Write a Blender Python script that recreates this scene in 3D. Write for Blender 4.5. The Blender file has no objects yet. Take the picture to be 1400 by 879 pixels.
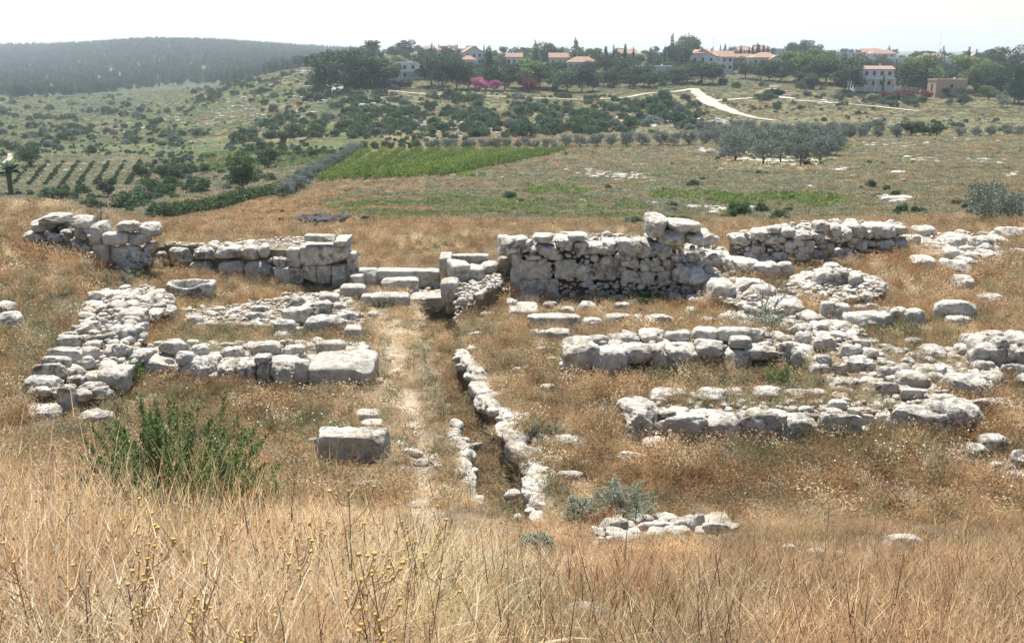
import bpy, math, random
import numpy as np
random.seed(7); rng = np.random.default_rng(7)
S = bpy.context.scene; COL = S.collection
R = math.radians
# ------------------------------------------------------------------ camera model (used to lay the place out)
H = 7.4; TH = R(15.56); FP = 1345.0; CT, ST = math.cos(TH), math.sin(TH)
def fwd(row): return FP*CT + (439.5-np.asarray(row, float))*ST
def slope(row):
    v = 439.5-np.asarray(row, float)
    return (-FP*ST + v*CT)/(FP*CT + v*ST)
def z_at(row, y): return H + y*slope(row)
def x_at(px, row, y): return (px-700.0)/fwd(row)*y
def P(px, row, z=0.0):
    y = (z-H)/slope(row)
    return np.array([float(x_at(px, row, y)), float(y), z])
def row_of(y, z):
    m = (z-H)/y                       # slope -> row
    v = (m*FP*CT + FP*ST)/(CT - m*ST)
    return 439.5 - v
# ------------------------------------------------------------------ terrain
RK = np.array([45,60,80,110,150,200,260,330,420,520,650,800,1000,1300,1700,2200,2800,4000],float)
CK = np.array([-400,0,100,200,300,400,450,500,600,800,1000,1200,1400,1800],float)
TB = np.array([
[310,320,310,290,268,245,222,203,185,168,152,142,130,112,90,70,63,64],
[302,322,313,294,272,243,218,200,182,166,152,140,128,112,94,77,64,65],
[302,326,316,298,272,243,218,200,182,165,150,138,126,109,88,69,64,65],
[312,328,318,298,268,240,215,196,178,160,142,130,122,102,79,57,62,65],
[322,326,316,292,258,235,210,188,165,142,124,120,118,98,77,61,62,65],
[326,318,302,278,250,228,203,178,146,117,97,94,95,90,80,70,66,65],
[328,312,292,268,242,218,197,168,136,112,94,88,90,86,80,74,70,67],
[328,310,288,260,235,212,192,164,132,109,90,79,76,79,80,75,72,70],
[328,308,285,258,233,210,190,164,131,107,88,76,72,76,76,75,75,72],
[324,305,282,258,235,213,192,166,133,108,90,79,74,76,76,75,75,72],
[318,298,275,250,228,205,185,164,134,105,88,76,71,73,74,75,75,72],
[314,295,270,243,220,198,180,162,134,112,95,82,75,75,76,76,75,72],
[312,290,265,240,218,196,178,162,138,119,103,90,83,82,82,80,76,72],
[310,290,265,240,218,196,178,162,138,119,103,90,83,82,82,80,76,72]],float)
LR0, LR1, NR = math.log(45.), math.log(4000.), 160
CF = np.linspace(-400,1800,133)
_t = np.array([np.interp(np.linspace(LR0,LR1,NR), np.log(RK), r) for r in TB])
_t = np.array([np.interp(CF, CK, _t[:,j]) for j in range(NR)])      # NR x 133
def _blur(a, n, ax):
    for _ in range(n):
        p = np.concatenate([np.take(a,[0],ax), a, np.take(a,[-1],ax)], ax)
        m = a.shape[ax]
        a = .25*np.take(p,range(0,m),ax)+.5*np.take(p,range(1,m+1),ax)+.25*np.take(p,range(2,m+2),ax)
    return a
_t = _blur(_blur(_t, 6, 0), 5, 1)
def far_row(px, rr):
    a = np.clip((np.log(np.clip(rr,45,4000))-LR0)/(LR1-LR0)*(NR-1), 0, NR-1.001)
    b = np.clip((px+400)/2200*132, 0, 131.999)
    i = a.astype(int); j = b.astype(int); u = a-i; v = b-j
    return (_t[i,j]*(1-u)*(1-v)+_t[i+1,j]*u*(1-v)+_t[i,j+1]*(1-u)*v+_t[i+1,j+1]*u*v)
def sst(a,b,x):
    t = np.clip((x-a)/(b-a),0,1); return t*t*(3-2*t)
# near control points  (px, row, z)
NC = [(520,700,0),(560,600,0),(300,640,0.05),(200,560,.1),(300,545,.05),(450,540,0),(560,500,0),(560,430,0),(640,400,.05),(350,470,.1),(330,440,.1),
 (300,410,.15),(420,400,.1),(480,400,.1),(200,400,.3),(900,640,0),(1000,680,0),(1200,660,.05),(1300,640,.1),(760,540,0),(900,520,0),(1050,520,.05),(800,430,0),
 (900,430,.05),(820,410,.05),(1000,440,.2),(1100,450,.35),(1200,450,.35),(1200,480,.3),(1350,450,.55),(1390,560,.4),(1240,400,.55),(1350,400,.7),(1300,350,.7),
 (1180,350,.6),(1100,350,.45),(1010,340,.3),(1390,340,.7),(900,340,-.3),(800,330,-.6),(700,340,-.5),(620,350,-.45),(520,350,-.5),(400,325,-.2),(250,325,.3),
 (120,300,1.35),(60,290,1.5),(20,290,1.5),(170,300,.55),(205,325,.15),(235,318,0),(60,370,.85),(100,365,.8),(20,400,.9),(80,440,.55),(30,480,.6),(20,560,.45),(60,590,.3),(-100,500,.8),
 (-100,360,1.2),(1500,360,.8),(1500,500,.6),(-200,300,1.6),(100,640,.3),(1290,320,.5),(1150,305,.1),(1050,305,-.1)]
NP = np.array([P(*c) for c in NC])
def idw(x, y):
    num = np.zeros_like(x); den = np.zeros_like(x)
    for p in NP:
        w = 1.0/((x-p[0])**2+((y-p[1])*.8)**2+0.5)**2
        num += w*p[2]; den += w
    return num/den
TRP = np.array([P(px,r,0)[:2] for px,r in [(598,416),(607,470),(628,530),(652,590),(676,640),(692,700),(704,742)]])
def seg_dist(x, y, poly):
    d = np.full(x.shape, 1e9)
    for a,b in zip(poly[:-1], poly[1:]):
        ab = b-a; L = (ab**2).sum()
        t = np.clip(((x-a[0])*ab[0]+(y-a[1])*ab[1])/L,0,1)
        d = np.minimum(d, np.hypot(x-a[0]-t*ab[0], y-a[1]-t*ab[1]))
    return d
def bank(x, y):
    L = np.interp(y,[-50,-5,0,2,3.5,6,9,12,15.8],[6.3,5.95,5.75,5.6,5.0,3.78,2.36,1.1,0])
    Rr = np.interp(y,[-50,-5,0,3,5.5,8,11,14.8],[6.3,5.95,5.7,4.9,3.7,2.55,1.25,0])
    t = sst(-1.5,1.5,x); return L*(1-t)+Rr*t + .30*sst(1.5,3.5,-x)*sst(2.,4,y)*(1-sst(5.5,8,y))
def nz(x, y, s, seed=0):
    r = np.random.default_rng(100+seed); o = np.zeros_like(x)
    for k in range(7):
        a = r.uniform(0,2*math.pi); f = r.uniform(.6,1.7)/s
        o += np.sin((x*math.cos(a)+y*math.sin(a))*f*6.28+r.uniform(0,6.28))
    return o/4.0
def terrain(x, y):
    x = np.asarray(x,float); y = np.asarray(y,float)
    sh = np.broadcast(x,y).shape
    x = np.atleast_1d(np.broadcast_to(x,sh)).astype(float).ravel(); y = np.atleast_1d(np.broadcast_to(y,sh)).astype(float).ravel()
    rr = np.maximum(y, np.hypot(x,y)*.8)
    az = np.clip(x/np.maximum(rr,.1), -1, 1)
    row = np.full(x.shape, 200.)
    for _ in range(3):
        px = 700+az*fwd(row); row = far_row(px, rr)
    zf = H + np.minimum(rr,5000)*slope(row)
    zf += nz(x,y,60,1)*np.clip((rr-50)/400,0,1)*.9*np.clip((900-rr)/500,0,1) + nz(x,y,14,2)*.12*np.clip((rr-45)/40,0,1)*np.clip((400-rr)/200,0,1)
    m = rr < 50
    z = zf.copy()
    if m.any():
        xm, ym, rm = x[m], y[m], rr[m]
        zn = bank(xm,ym) + idw(xm,ym)*sst(11,16,ym)
        d = seg_dist(xm,ym,TRP)
        zn -= .62*(1-sst(.38,.62,d))
        zn += .03*nz(xm,ym,1.7,3)+.015*nz(xm,ym,.6,4)
        t = sst(36,45,rm)
        z[m] = zn*(1-t)+zf[m]*t
    return z.reshape(sh) if sh else z
def tz(x,y): return float(terrain(np.array([x]),np.array([y]))[0])
_ys = np.concatenate([np.arange(2,45,.12), 45*1.008**np.arange(0,620)])
def hit(px, row):
    s = float(slope(row)); f = float(fwd(row))
    xs = (px-700.)/f*_ys; d = H+_ys*s - terrain(xs,_ys)
    k = np.argmax(d<0)
    if d[k] >= 0: k = len(_ys)-1
    if k == 0: y = _ys[0]
    else:
        t = d[k-1]/(d[k-1]-d[k]+1e-9); y = _ys[k-1]+t*(_ys[k]-_ys[k-1])
    return np.array([(px-700.)/f*y, y, H+y*s])
# ------------------------------------------------------------------ helpers
def tag(o, label=None, cat=None, group=None, kind=None):
    if label: o['label'] = label
    if cat: o['category'] = cat
    if group: o['group'] = group
    if kind: o['kind'] = kind
    return o
def empty(name, loc, rz=0, parent=None):
    o = bpy.data.objects.new(name, None); COL.objects.link(o)
    o.location = [float(c) for c in loc]; o.rotation_euler = (0,0,rz); o.empty_display_size = .3
    return o
def npmesh(name, V, Q, smooth=True, T=None):
    """V (n,3), Q (m,4) quads (-1 in last col = tri)"""
    V = np.asarray(V, np.float32); me = bpy.data.meshes.new(name)
    Q = np.asarray(Q, np.int32)
    if Q.shape[1] == 3: cnt = np.full(len(Q),3,np.int32); flat = Q.ravel()
    else:
        tri = Q[:,3] < 0; cnt = np.where(tri,3,4).astype(np.int32); flat = Q.ravel(); flat = flat[flat>=0]
    me.vertices.add(len(V)); me.vertices.foreach_set('co', V.ravel())
    me.loops.add(len(flat)); me.loops.foreach_set('vertex_index', flat)
    me.polygons.add(len(Q)); st = np.concatenate([[0],np.cumsum(cnt)[:-1]]).astype(np.int32)
    me.polygons.foreach_set('loop_start', st); me.polygons.foreach_set('loop_total', cnt)
    me.polygons.foreach_set('use_smooth', np.full(len(Q), smooth))
    me.update(calc_edges=True)
    return me
def ob(name, me, mat, parent=None, loc=None):
    o = bpy.data.objects.new(name, me); COL.objects.link(o)
    if mat is not None and not me.materials:
        for m in (mat if isinstance(mat,(list,tuple)) else [mat]): me.materials.append(m)
    if parent: o.parent = parent
    if loc is not None: o.location = [float(c) for c in loc]
    return o
class MB:
    def __init__(s): s.V=[]; s.Q=[]; s.n=0; s.M=[]
    def add(s, V, Q, mi=0):
        V = np.asarray(V,float); Q = np.asarray(Q,int)
        if Q.shape[1]==3: Q = np.hstack([Q, np.full((len(Q),1),-1)])
        s.V.append(V); s.Q.append(np.where(Q>=0, Q+s.n, -1)); s.n += len(V); s.M.append(np.full(len(Q),mi,np.int32))
    def box(s, x0,x1,y0,y1,z0,z1, mi=0, rz=0, c=(0,0)):
        V = np.array([[x,y,z] for z in (z0,z1) for y in (y0,y1) for x in (x0,x1)],float)
        if rz:
            cs,sn = math.cos(rz),math.sin(rz); X=V[:,0]-c[0]; Y=V[:,1]-c[1]
            V[:,0]=c[0]+X*cs-Y*sn; V[:,1]=c[1]+X*sn+Y*cs
        s.add(V, [[0,2,3,1],[4,5,7,6],[0,1,5,4],[1,3,7,5],[3,2,6,7],[2,0,4,6]], mi)
    def tube(s, pts, rad, n=6, mi=0):
        pts = [np.asarray(p,float) for p in pts]; k = len(pts); V=[]
        for i,p in enumerate(pts):
            d = pts[min(i+1,k-1)]-pts[max(i-1,0)]; d = d/(np.linalg.norm(d)+1e-9)
            a = np.cross(d,[0.3,.9,.2]); a/= np.linalg.norm(a)+1e-9; b = np.cross(d,a)
            r = rad[i] if hasattr(rad,'__len__') else rad
            for j in range(n):
                t = 2*math.pi*j/n; V.append(p+r*(a*math.cos(t)+b*math.sin(t)))
        Q = [[i*n+j, i*n+(j+1)%n, (i+1)*n+(j+1)%n, (i+1)*n+j] for i in range(k-1) for j in range(n)]
        s.add(V,Q,mi)
    def mesh(s, name, smooth=False, off=None):
        V = np.concatenate(s.V); Q = np.concatenate(s.Q)
        if off is not None: V = V-np.asarray(off)
        me = npmesh(name, V, Q, smooth)
        M = np.concatenate(s.M)
        if M.any(): me.polygons.foreach_set('material_index', M)
        return me
    def build(s, name, mat, parent=None, smooth=False, off=None, loc=None):
        return ob(name, s.mesh(name, smooth, off), mat, parent, loc)
# ---- materials
def mat_new(name):
    m = bpy.data.materials.new(name); m.use_nodes = True; nt = m.node_tree; nt.nodes.clear()
    out = nt.nodes.new('ShaderNodeOutputMaterial'); return m, nt, out
def N(nt, t, **kw):
    n = nt.nodes.new(t)
    for k,v in kw.items():
        if k in n.inputs.keys() if isinstance(k,str) else False: n.inputs[k].default_value = v
        else: setattr(n,k,v)
    return n
def ramp(nt, fac, stops):
    n = nt.nodes.new('ShaderNodeValToRGB'); cr = n.color_ramp
    while len(cr.elements) < len(stops): cr.elements.new(.5)
    for e,(p,c) in zip(cr.elements, stops): e.position = p; e.color = (*c,1) if len(c)==3 else c
    nt.links.new(fac, n.inputs[0]); return n.outputs[0]
def noise(nt, vec, scale, detail=6, rough=.6, dist=0):
    n = nt.nodes.new('ShaderNodeTexNoise'); n.inputs['Scale'].default_value = scale; n.inputs['Detail'].default_value = detail
    n.inputs['Roughness'].default_value = rough; n.inputs['Distortion'].default_value = dist
    nt.links.new(vec, n.inputs['Vector']); return n.outputs[0]
def mixc(nt, fac, a, b, mode='MIX'):
    n = nt.nodes.new('ShaderNodeMix'); n.data_type = 'RGBA'; n.blend_type = mode
    for i,v in ((0,fac),(6,a),(7,b)):
        if isinstance(v, bpy.types.NodeSocket): nt.links.new(v, n.inputs[i])
        elif i==0: n.inputs[0].default_value = v
        else: n.inputs[i].default_value = (*v,1)
    return n.outputs[2]
def math_(nt, op, a, b=0.):
    n = nt.nodes.new('ShaderNodeMath'); n.operation = op
    for i,v in ((0,a),(1,b)):
        if isinstance(v, bpy.types.NodeSocket): nt.links.new(v, n.inputs[i])
        else: n.inputs[i].default_value = v
    return n.outputs[0]
def bump(nt, h, strength, dist, prev=None):
    n = nt.nodes.new('ShaderNodeBump'); n.inputs['Strength'].default_value = strength; n.inputs['Distance'].default_value = dist
    nt.links.new(h, n.inputs['Height'])
    if prev is not None: nt.links.new(prev, n.inputs['Normal'])
    return n.outputs[0]
def princ(nt, out, col, rough=.85, normal=None, spec=.2):
    b = nt.nodes.new('ShaderNodeBsdfPrincipled'); b.inputs['Roughness'].default_value = rough
    b.inputs['Specular IOR Level'].default_value = spec
    if isinstance(col, bpy.types.NodeSocket): nt.links.new(col, b.inputs['Base Color'])
    else: b.inputs['Base Color'].default_value = (*col,1)
    if normal is not None: nt.links.new(normal, b.inputs['Normal'])
    nt.links.new(b.outputs[0], out.inputs['Surface']); return b
def simple(name, col, rough=.8, spec=.3, var=.12, scale=.8, metallic=0):
    m,nt,out = mat_new(name)
    g = nt.nodes.new('ShaderNodeNewGeometry')
    f = noise(nt, g.outputs['Position'], scale, 4)
    c = mixc(nt, 1.0, col, ramp(nt, f, [(.3,(1-var,)*3),(.7,(1+var*.5,)*3)]), 'MULTIPLY')
    b = princ(nt,out,c,rough,None,spec); b.inputs['Metallic'].default_value = metallic; return m
def stone_mat(name, light, mid, dark, lich=.5):
    m,nt,out = mat_new(name)
    g = nt.nodes.new('ShaderNodeNewGeometry'); pos = g.outputs['Position']
    a = noise(nt,pos,1.1,8,.65,.3); b = noise(nt,pos,5.5,8,.72); c = noise(nt,pos,28,6,.7)
    base = ramp(nt, a, [(.30,mid),(.52,light),(.75,tuple(min(1,v*1.05) for v in light))])
    li = ramp(nt, b, [(.40,(1,1,1)),(.56,(0,0,0))])
    big = noise(nt,pos,.75,5,.6,.4); bigm = ramp(nt,big,[(.38,(.15,.15,.15)),(.60,(1,1,1))])
    c1 = mixc(nt, math_(nt,'MULTIPLY',math_(nt,'MULTIPLY',li,lich),bigm), base, dark)
    sp = ramp(nt, c, [(.30,(1,1,1)),(.42,(0,0,0))])
    c2 = mixc(nt, math_(nt,'MULTIPLY',sp,.55), c1, tuple(v*.7 for v in dark))
    st = noise(nt,pos,2.3,4,.5); 
    c3 = mixc(nt, math_(nt,'MULTIPLY',ramp(nt,st,[(.52,(0,0,0)),(.70,(1,1,1))]),.45), c2, (.42,.30,.17))
    v = nt.nodes.new('ShaderNodeTexVoronoi'); v.inputs['Scale'].default_value = 9; nt.links.new(pos, v.inputs['Vector'])
    n1 = bump(nt, a, .7, .20); n2 = bump(nt, b, 1.0, .13, n1); n3 = bump(nt, c, 1.0, .035, n2); n4 = bump(nt, v.outputs['Distance'], .25, .03, n3)
    princ(nt,out,c3,.92,n4,.12); return m
M = {}
M['lime'] = stone_mat('limestone', (.80,.75,.655), (.54,.49,.41), (.12,.108,.085), .92)
M['lime_ash'] = stone_mat('dressed_limestone', (.73,.68,.59), (.49,.445,.37), (.13,.118,.095), .82)
M['rubble'] = stone_mat('rubble_stone', (.77,.71,.61), (.56,.50,.41), (.17,.15,.12), .7)
M['lime_far'] = simple('pale_outcrop', (.40,.38,.345), .9, .1, .35, .5)
def dirt_mat():
    m,nt,out = mat_new('wall_earth'); g = nt.nodes.new('ShaderNodeNewGeometry'); pos=g.outputs['Position']
    a = noise(nt,pos,2.5,8,.7); b = noise(nt,pos,22,5,.7)
    c = ramp(nt,a,[(.35,(.13,.10,.065)),(.6,(.24,.195,.135)),(.8,(.36,.31,.24))])
    n = bump(nt,b,.9,.03,bump(nt,a,.6,.1)); princ(nt,out,c,.95,n,.05); return m
M['earth'] = dirt_mat()
def leafmat(name, cols, trans=.35, rough=.6, src='object', noise_scale=.5, attr=None):
    """cols: dark->light list; src 'object' random per object / 'instancer' tint"""
    m,nt,out = mat_new(name)
    g = nt.nodes.new('ShaderNodeNewGeometry')
    f = noise(nt, g.outputs['Position'], noise_scale, 3)
    isl = g.outputs['Random Per Island']
    oi = nt.nodes.new('ShaderNodeObjectInfo')
    if src == 'instancer':
        fac = math_(nt,'ADD', math_(nt,'MULTIPLY',f,.35), math_(nt,'MULTIPLY',isl,.45)); fac = math_(nt,'ADD',fac,math_(nt,'MULTIPLY',oi.outputs['Random'],.2))
    else:
        fac = math_(nt,'ADD', math_(nt,'MULTIPLY',f,.5), math_(nt,'ADD',math_(nt,'MULTIPLY',isl,.3), math_(nt,'MULTIPLY',oi.outputs['Random'],.2)))
    n = len(cols); c = ramp(nt, fac, [(.2+.6*i/(n-1), cols[i]) for i in range(n)])
    if attr:
        at = nt.nodes.new('ShaderNodeAttribute'); at.attribute_type='INSTANCER'; at.attribute_name = attr
        c = mixc(nt, 1.0, c, at.outputs['Color'], 'MULTIPLY')
    d = nt.nodes.new('ShaderNodeBsdfPrincipled'); d.inputs['Roughness'].default_value = rough; d.inputs['Specular IOR Level'].default_value=.15
    nt.links.new(c, d.inputs['Base Color'])
    t = nt.nodes.new('ShaderNodeBsdfTranslucent'); nt.links.new(c, t.inputs['Color'])
    mx = nt.nodes.new('ShaderNodeMixShader'); mx.inputs[0].default_value = trans
    nt.links.new(d.outputs[0], mx.inputs[1]); nt.links.new(t.outputs[0], mx.inputs[2]); nt.links.new(mx.outputs[0], out.inputs['Surface'])
    return m
M['straw'] = leafmat('dry_grass', [(.22,.18,.13),(.48,.41,.31),(.66,.58,.46),(.85,.78,.66)], .4, .6, 'instancer', .5, 'tint')
M['weed'] = leafmat('low_weeds', [(.07,.085,.04),(.14,.155,.075),(.24,.25,.14)], .4, .6, 'instancer', .5, 'tint')
M['bark'] = simple('bark', (.16,.12,.09), .9, .1, .4, 3)
# ------------------------------------------------------------------ stones
def cube_grid(n):
    V=[];Q=[];idx={}
    def vid(p):
        k = tuple(np.round(p,5))
        if k not in idx: idx[k]=len(V); V.append(p)
        return idx[k]
    t = np.linspace(-1,1,n+1)
    for ax in range(3):
        for s in (-1,1):
            for i in range(n):
                for j in range(n):
                    q=[]
                    for a,b in ((0,0),(1,0),(1,1),(0,1)):
                        p=[0,0,0]; p[ax]=s; p[(ax+1)%3]=t[i+a]; p[(ax+2)%3]=t[j+b]; q.append(vid(p))
                    if s<0: q.reverse()
                    Q.append(q)
    return np.array(V,float), np.array(Q,int)
GR = {n: cube_grid(n) for n in (4,7,13,18)}
def stone_geo(hx, hy, hz, box=4.5, n=13, rough=.10, seed=None, yaw=0., taper=.12):
    r = np.random.default_rng(seed if seed is not None else rng.integers(1<<30))
    V,Q = GR[n]; V = V.copy()
    # superellipsoid: normalise with p-norm
    pn = (np.abs(V)**box).sum(1)**(1/box); U = V/pn[:,None]
    tt = r.uniform(-taper,taper,4)
    X,Y,Z = U.T.copy()
    X = X*(1+tt[0]*Z+tt[1]*Y); Y = Y*(1+tt[2]*Z+tt[3]*X*.6); Z = Z*(1+r.uniform(-taper,taper)*X+r.uniform(-taper,taper)*Y)
    # planar chips
    for _ in range(8 if box<5.5 else 2):
        d = r.normal(size=3); d/=np.linalg.norm(d); c = r.uniform(.74,1.04)*(np.abs(d).sum()**.4)
        s = X*d[0]+Y*d[1]+Z*d[2]; o = np.maximum(0,s-c); X-=o*d[0]; Y-=o*d[1]; Z-=o*d[2]
    Pn = np.stack([X*hx,Y*hy,Z*hz],1)
    m = (hx*hy*hz)**(1/3)
    D = np.zeros(len(Pn))
    for k in range(16):
        L = m*r.choice([2.2,1.2,.7,.4,.25],p=[.15,.2,.25,.2,.2]); kv = r.normal(size=3); kv *= 6.28/L/np.linalg.norm(kv)
        D += (np.abs(np.sin(Pn@kv+r.uniform(0,6.28)))-.6)*L/m*.32
    nrm = np.stack([X/hx,Y/hy,Z/hz],1); nrm/= np.linalg.norm(nrm,axis=1)[:,None]+1e-9
    Pn = Pn - nrm*(np.abs(D)*rough*m*.9)[:,None] + nrm*(rough*m*.22)
    if yaw:
        c,s = math.cos(yaw),math.sin(yaw); Pn = np.stack([Pn[:,0]*c-Pn[:,1]*s, Pn[:,0]*s+Pn[:,1]*c, Pn[:,2]],1)
    return Pn, Q
RUB = [stone_geo(1,1,1,2.6+.3*(k%4),7 ,.22,900+k,0,.25) for k in range(14)]
RUBS = [stone_geo(1,1,1,2.6+.3*(k%4),4 ,.22,950+k,0,.25) for k in range(14)]
def rub_add(mb, c, s, small=False):
    V,Q = (RUBS if small else RUB)[rng.integers(14)]
    a = rng.uniform(0,6.28); ca,sa = math.cos(a),math.sin(a)
    sc = np.array([rng.uniform(.8,1.3),rng.uniform(.7,1.1),rng.uniform(.5,.85)])*s*.5
    W = V*sc; tx = rng.uniform(-.3,.3); 
    W = np.stack([W[:,0]*ca-W[:,1]*sa, W[:,0]*sa+W[:,1]*ca, W[:,2]+W[:,0]*tx],1)+np.asarray(c)
    mb.add(W,Q)
def inpoly(x, y, poly):
    c = np.zeros(np.shape(x),bool); n=len(poly)
    for i in range(n):
        x1,y1 = poly[i]; x2,y2 = poly[(i+1)%n]
        k = ((y1>y)!=(y2>y)) & (x < (x2-x1)*(y-y1)/(y2-y1+1e-12)+x1); c ^= k
    return c
EXCL = []      # world polygons that carry no grass
def fill_poly(mb, polypx, z, size, dens=1.0, mbcore=None, zb=None, excl=True, ymin=None, zt=None):
    """random rubble over a top surface; polypx on plane z (scalar)"""
    if zt is not None:
        W = np.array([P(a,b,hit(a,b)[2]+zt)[:2] for a,b in polypx])
    else: W = np.array([P(a,b,z)[:2] for a,b in polypx])
    if ymin is not None:
        for q in W: q[1] = max(q[1], ymin(q[0],q[1]))
    if excl: EXCL.append(W)
    lo,hi = W.min(0),W.max(0); area = (hi-lo).prod()
    pts=[]; tries = int(area/(size[0]*size[1])*6*dens)
    X = rng.uniform(lo[0],hi[0],tries); Y = rng.uniform(lo[1],hi[1],tries); ok = inpoly(X,Y,W)
    for x,y in zip(X[ok],Y[ok]):
        s = (size[0]+(size[1]*1.25-size[0])*rng.random()**1.7)
        if any((x-p[0])**2+(y-p[1])**2 < (.40*(s+p[2]))**2 for p in pts): continue
        pts.append((x,y,s))
    for x,y,s in pts: rub_add(mb,(x,y,(z if zt is None else tz(x,y)+zt)-.10-.10*s+rng.uniform(-.04,.06)), s, s<.16)
    if mbcore is not None:
        # core prism with bumpy top: triangulated fan grid
        zb = zb if zb is not None else z-.7
        n = len(W); c = W.mean(0); tp=[z-.10 if zt is None else tz(*p)+zt-.12 for p in W]; tc=z-.08 if zt is None else float(np.mean(tp))+.02; zb=zb if zt is None else min(tp)-1.0
        V=[[*p,zb] for p in W]+[[*p,h_] for p,h_ in zip(W,tp)]
        Q=[[i,(i+1)%n,n+(i+1)%n,n+i] for i in range(n)]
        V.append([*c,tc]); Q += [[n+i,n+(i+1)%n,2*n,-1] for i in range(n)]
        mbcore.add(V,Q)
WALLS=[]
def wall(name, label, cat, z0, stones, base=None, rubble=(), faces=(), cores=(), mat='lime', boxy=4.0, group=None):
    """stones: (x0,x1,ytop,yfront,ybot[,opts]). base: [(px,row)..] ground line of the front face"""
    if base:
        bx = [b[0] for b in base]; by = [P(b[0],b[1],z0)[1] for b in base]
    def fy(px): return float(np.interp(px,bx,by))
    recs=[]
    for s in stones:
        o = s[5] if len(s)>5 else {}
        x0,x1,yt,yf,yb = s[:5]; xc=(x0+x1)/2
        if base and not o.get('free'): y = fy(xc)
        else:
            hp = hit(xc,yb); y = P(xc,yb,hp[2]+o.get('lift',0))[1]
        zb = float(z_at(yb,y)); zt = max(float(z_at(yf,y)), zb+.08)
        y2 = (zt-H)/float(slope(yt)); dep = float(np.clip(o.get('dep',y2-y), .22, 2.2))
        w = (x1-x0)/float(fwd((yf+yb)/2))*y
        X = float(x_at(xc,(yf+yb)/2,y))
        ext = o.get('ext', .15 if (not base or o.get('free') or abs(P(xc,yb,z0)[1]-y)<.8) else .0)
        recs.append((X,y+dep/2,(zb-ext+zt)/2, w/2*1.03, dep/2, (zt-zb+ext)/2*1.03, o))
    c = np.array([[r[0],r[1]] for r in recs]).mean(0); root = empty(name,(c[0],c[1],z0)); tag(root,label,cat,group)
    off = np.array([c[0],c[1],z0])
    for (X,Y,Z,hx,hy,hz,o) in recs:
        big = max(hx,hy,hz)
        V,Q = stone_geo(hx,hy,hz,o.get('box',boxy),18 if big>.45 else 13,o.get('rough',.17 if o.get('box',boxy)<6 else .05),None,0,o.get('taper',.12 if o.get('box',boxy)<6 else .02))
        yaw = o.get('yaw', rng.uniform(-.08,.08) if o.get('box',boxy)<6 else 0)
        ca,sa = math.cos(yaw),math.sin(yaw)
        V = np.stack([V[:,0]*ca-V[:,1]*sa, V[:,0]*sa+V[:,1]*ca, V[:,2]+V[:,0]*o.get('tilt',rng.uniform(-.04,.04) if boxy<6 else 0)],1)
        me = npmesh('stone_block', V, Q); ob('stone_block', me, M[o.get('mat',mat)], root, (X-off[0],Y-off[1],Z-off[2]))
        EXCL.append(np.array([[X-hx,Y-hy],[X+hx,Y-hy],[X+hx,Y+hy],[X-hx,Y+hy]]))
    def ym(x,y): return fy(700+x/max(y,1)*1330)+.30
    mb=MB(); core=MB()
    for rb in rubble:
        poly,z,size = rb[:3]; d = rb[3] if len(rb)>3 else 1.0
        fill_poly(mb,poly,z0+z,size,d,core,z0-.25,True,ym if base else None,None if base else z)
    for fc in faces:
        x0,x1,r0,r1,size = fc[:5]; yo = fc[5] if len(fc)>5 else .1
        a = (x1-x0)*(r1-r0)/(FP/fy((x0+x1)/2))**2; n=int(a/(size[0]*size[1])*4); pts=[]
        for _ in range(n):
            px=rng.uniform(x0,x1); rw=rng.uniform(r0,r1); y=fy(px)+yo; s=size[0]+(size[1]-size[0])*rng.random()**1.8
            x=float(x_at(px,rw,y)); z=float(z_at(rw,y))
            if any((x-p[0])**2+(z-p[1])**2<(.40*(s+p[2]))**2 for p in pts): continue
            pts.append((x,z,s)); rub_add(mb,(x,y+rng.uniform(-.03,.06),z),s)
    for (x0,x1,r0,z1,dep) in cores:     # solid earth core behind a face: top z1 above z0
        ya=fy(x0)+.42; yb=fy(x1)+.42
        p=[(float(x_at(x0,r0,ya)),ya),(float(x_at(x1,r0,yb)),yb),(float(x_at(x1,r0,yb)),yb+dep),(float(x_at(x0,r0,ya)),ya+dep)]
        EXCL.append(np.array(p))
        V=[[*q,z0-.3] for q in p]+[[*q,z0+z1] for q in p]
        core.add(V,[[0,1,5,4],[1,2,6,5],[2,3,7,6],[3,0,4,7],[4,5,6,7]])
    if mb.V: tag(mb.build('rubble_fill', M['rubble'], root, True, off), kind='stuff')
    if core.V: core.build('earth_core', M['earth'], root, False, off)
    WALLS.append(root); return root
# ================================================================== RUINS
A = {'box':11,'mat':'lime_ash'}            # dressed blocks
def u(*d, **k):
    r = {}
    for x in d: r.update(x)
    r.update(k); return r
wall('boulder_wall','broken wall of big grey boulders on the grassy rise at the far left','ruined wall',.75,[
 (27,59,311,319,336),(39,63,298,304,318),(49,81,289,297,309),(93,120,292,298,314),(51,73,329,333,346),(80,96,313,316,328),(74,94,327,332,352),
 (99,120,309,314,330),(97,120,328,333,350),(120,139,300,308,334),(120,147,322,331,362),(138,171,314,319,337),(171,201,316,320,336),(156,187,301,305,318),
 (186,213,302,308,325),(150,190,334,338,358),(130,142,346,349,362),(195,210,331,334,347),(155,182,351,354,363),(146,192,360,363,369),(34,55,333,337,348),(62,82,318,321,332),
 (186,204,343,346,358)],
 base=[(20,350),(90,354),(130,366),(150,366),(215,362)], rubble=[([(45,300),(120,298),(120,318),(60,322)],1.0,(.12,.3),.5)],
 faces=[(60,125,322,352,(.15,.35),.25),(125,205,325,360,(.15,.4),.3)], cores=[(60,122,345,.55,1.2),(125,200,350,.5,1.2)])
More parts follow.
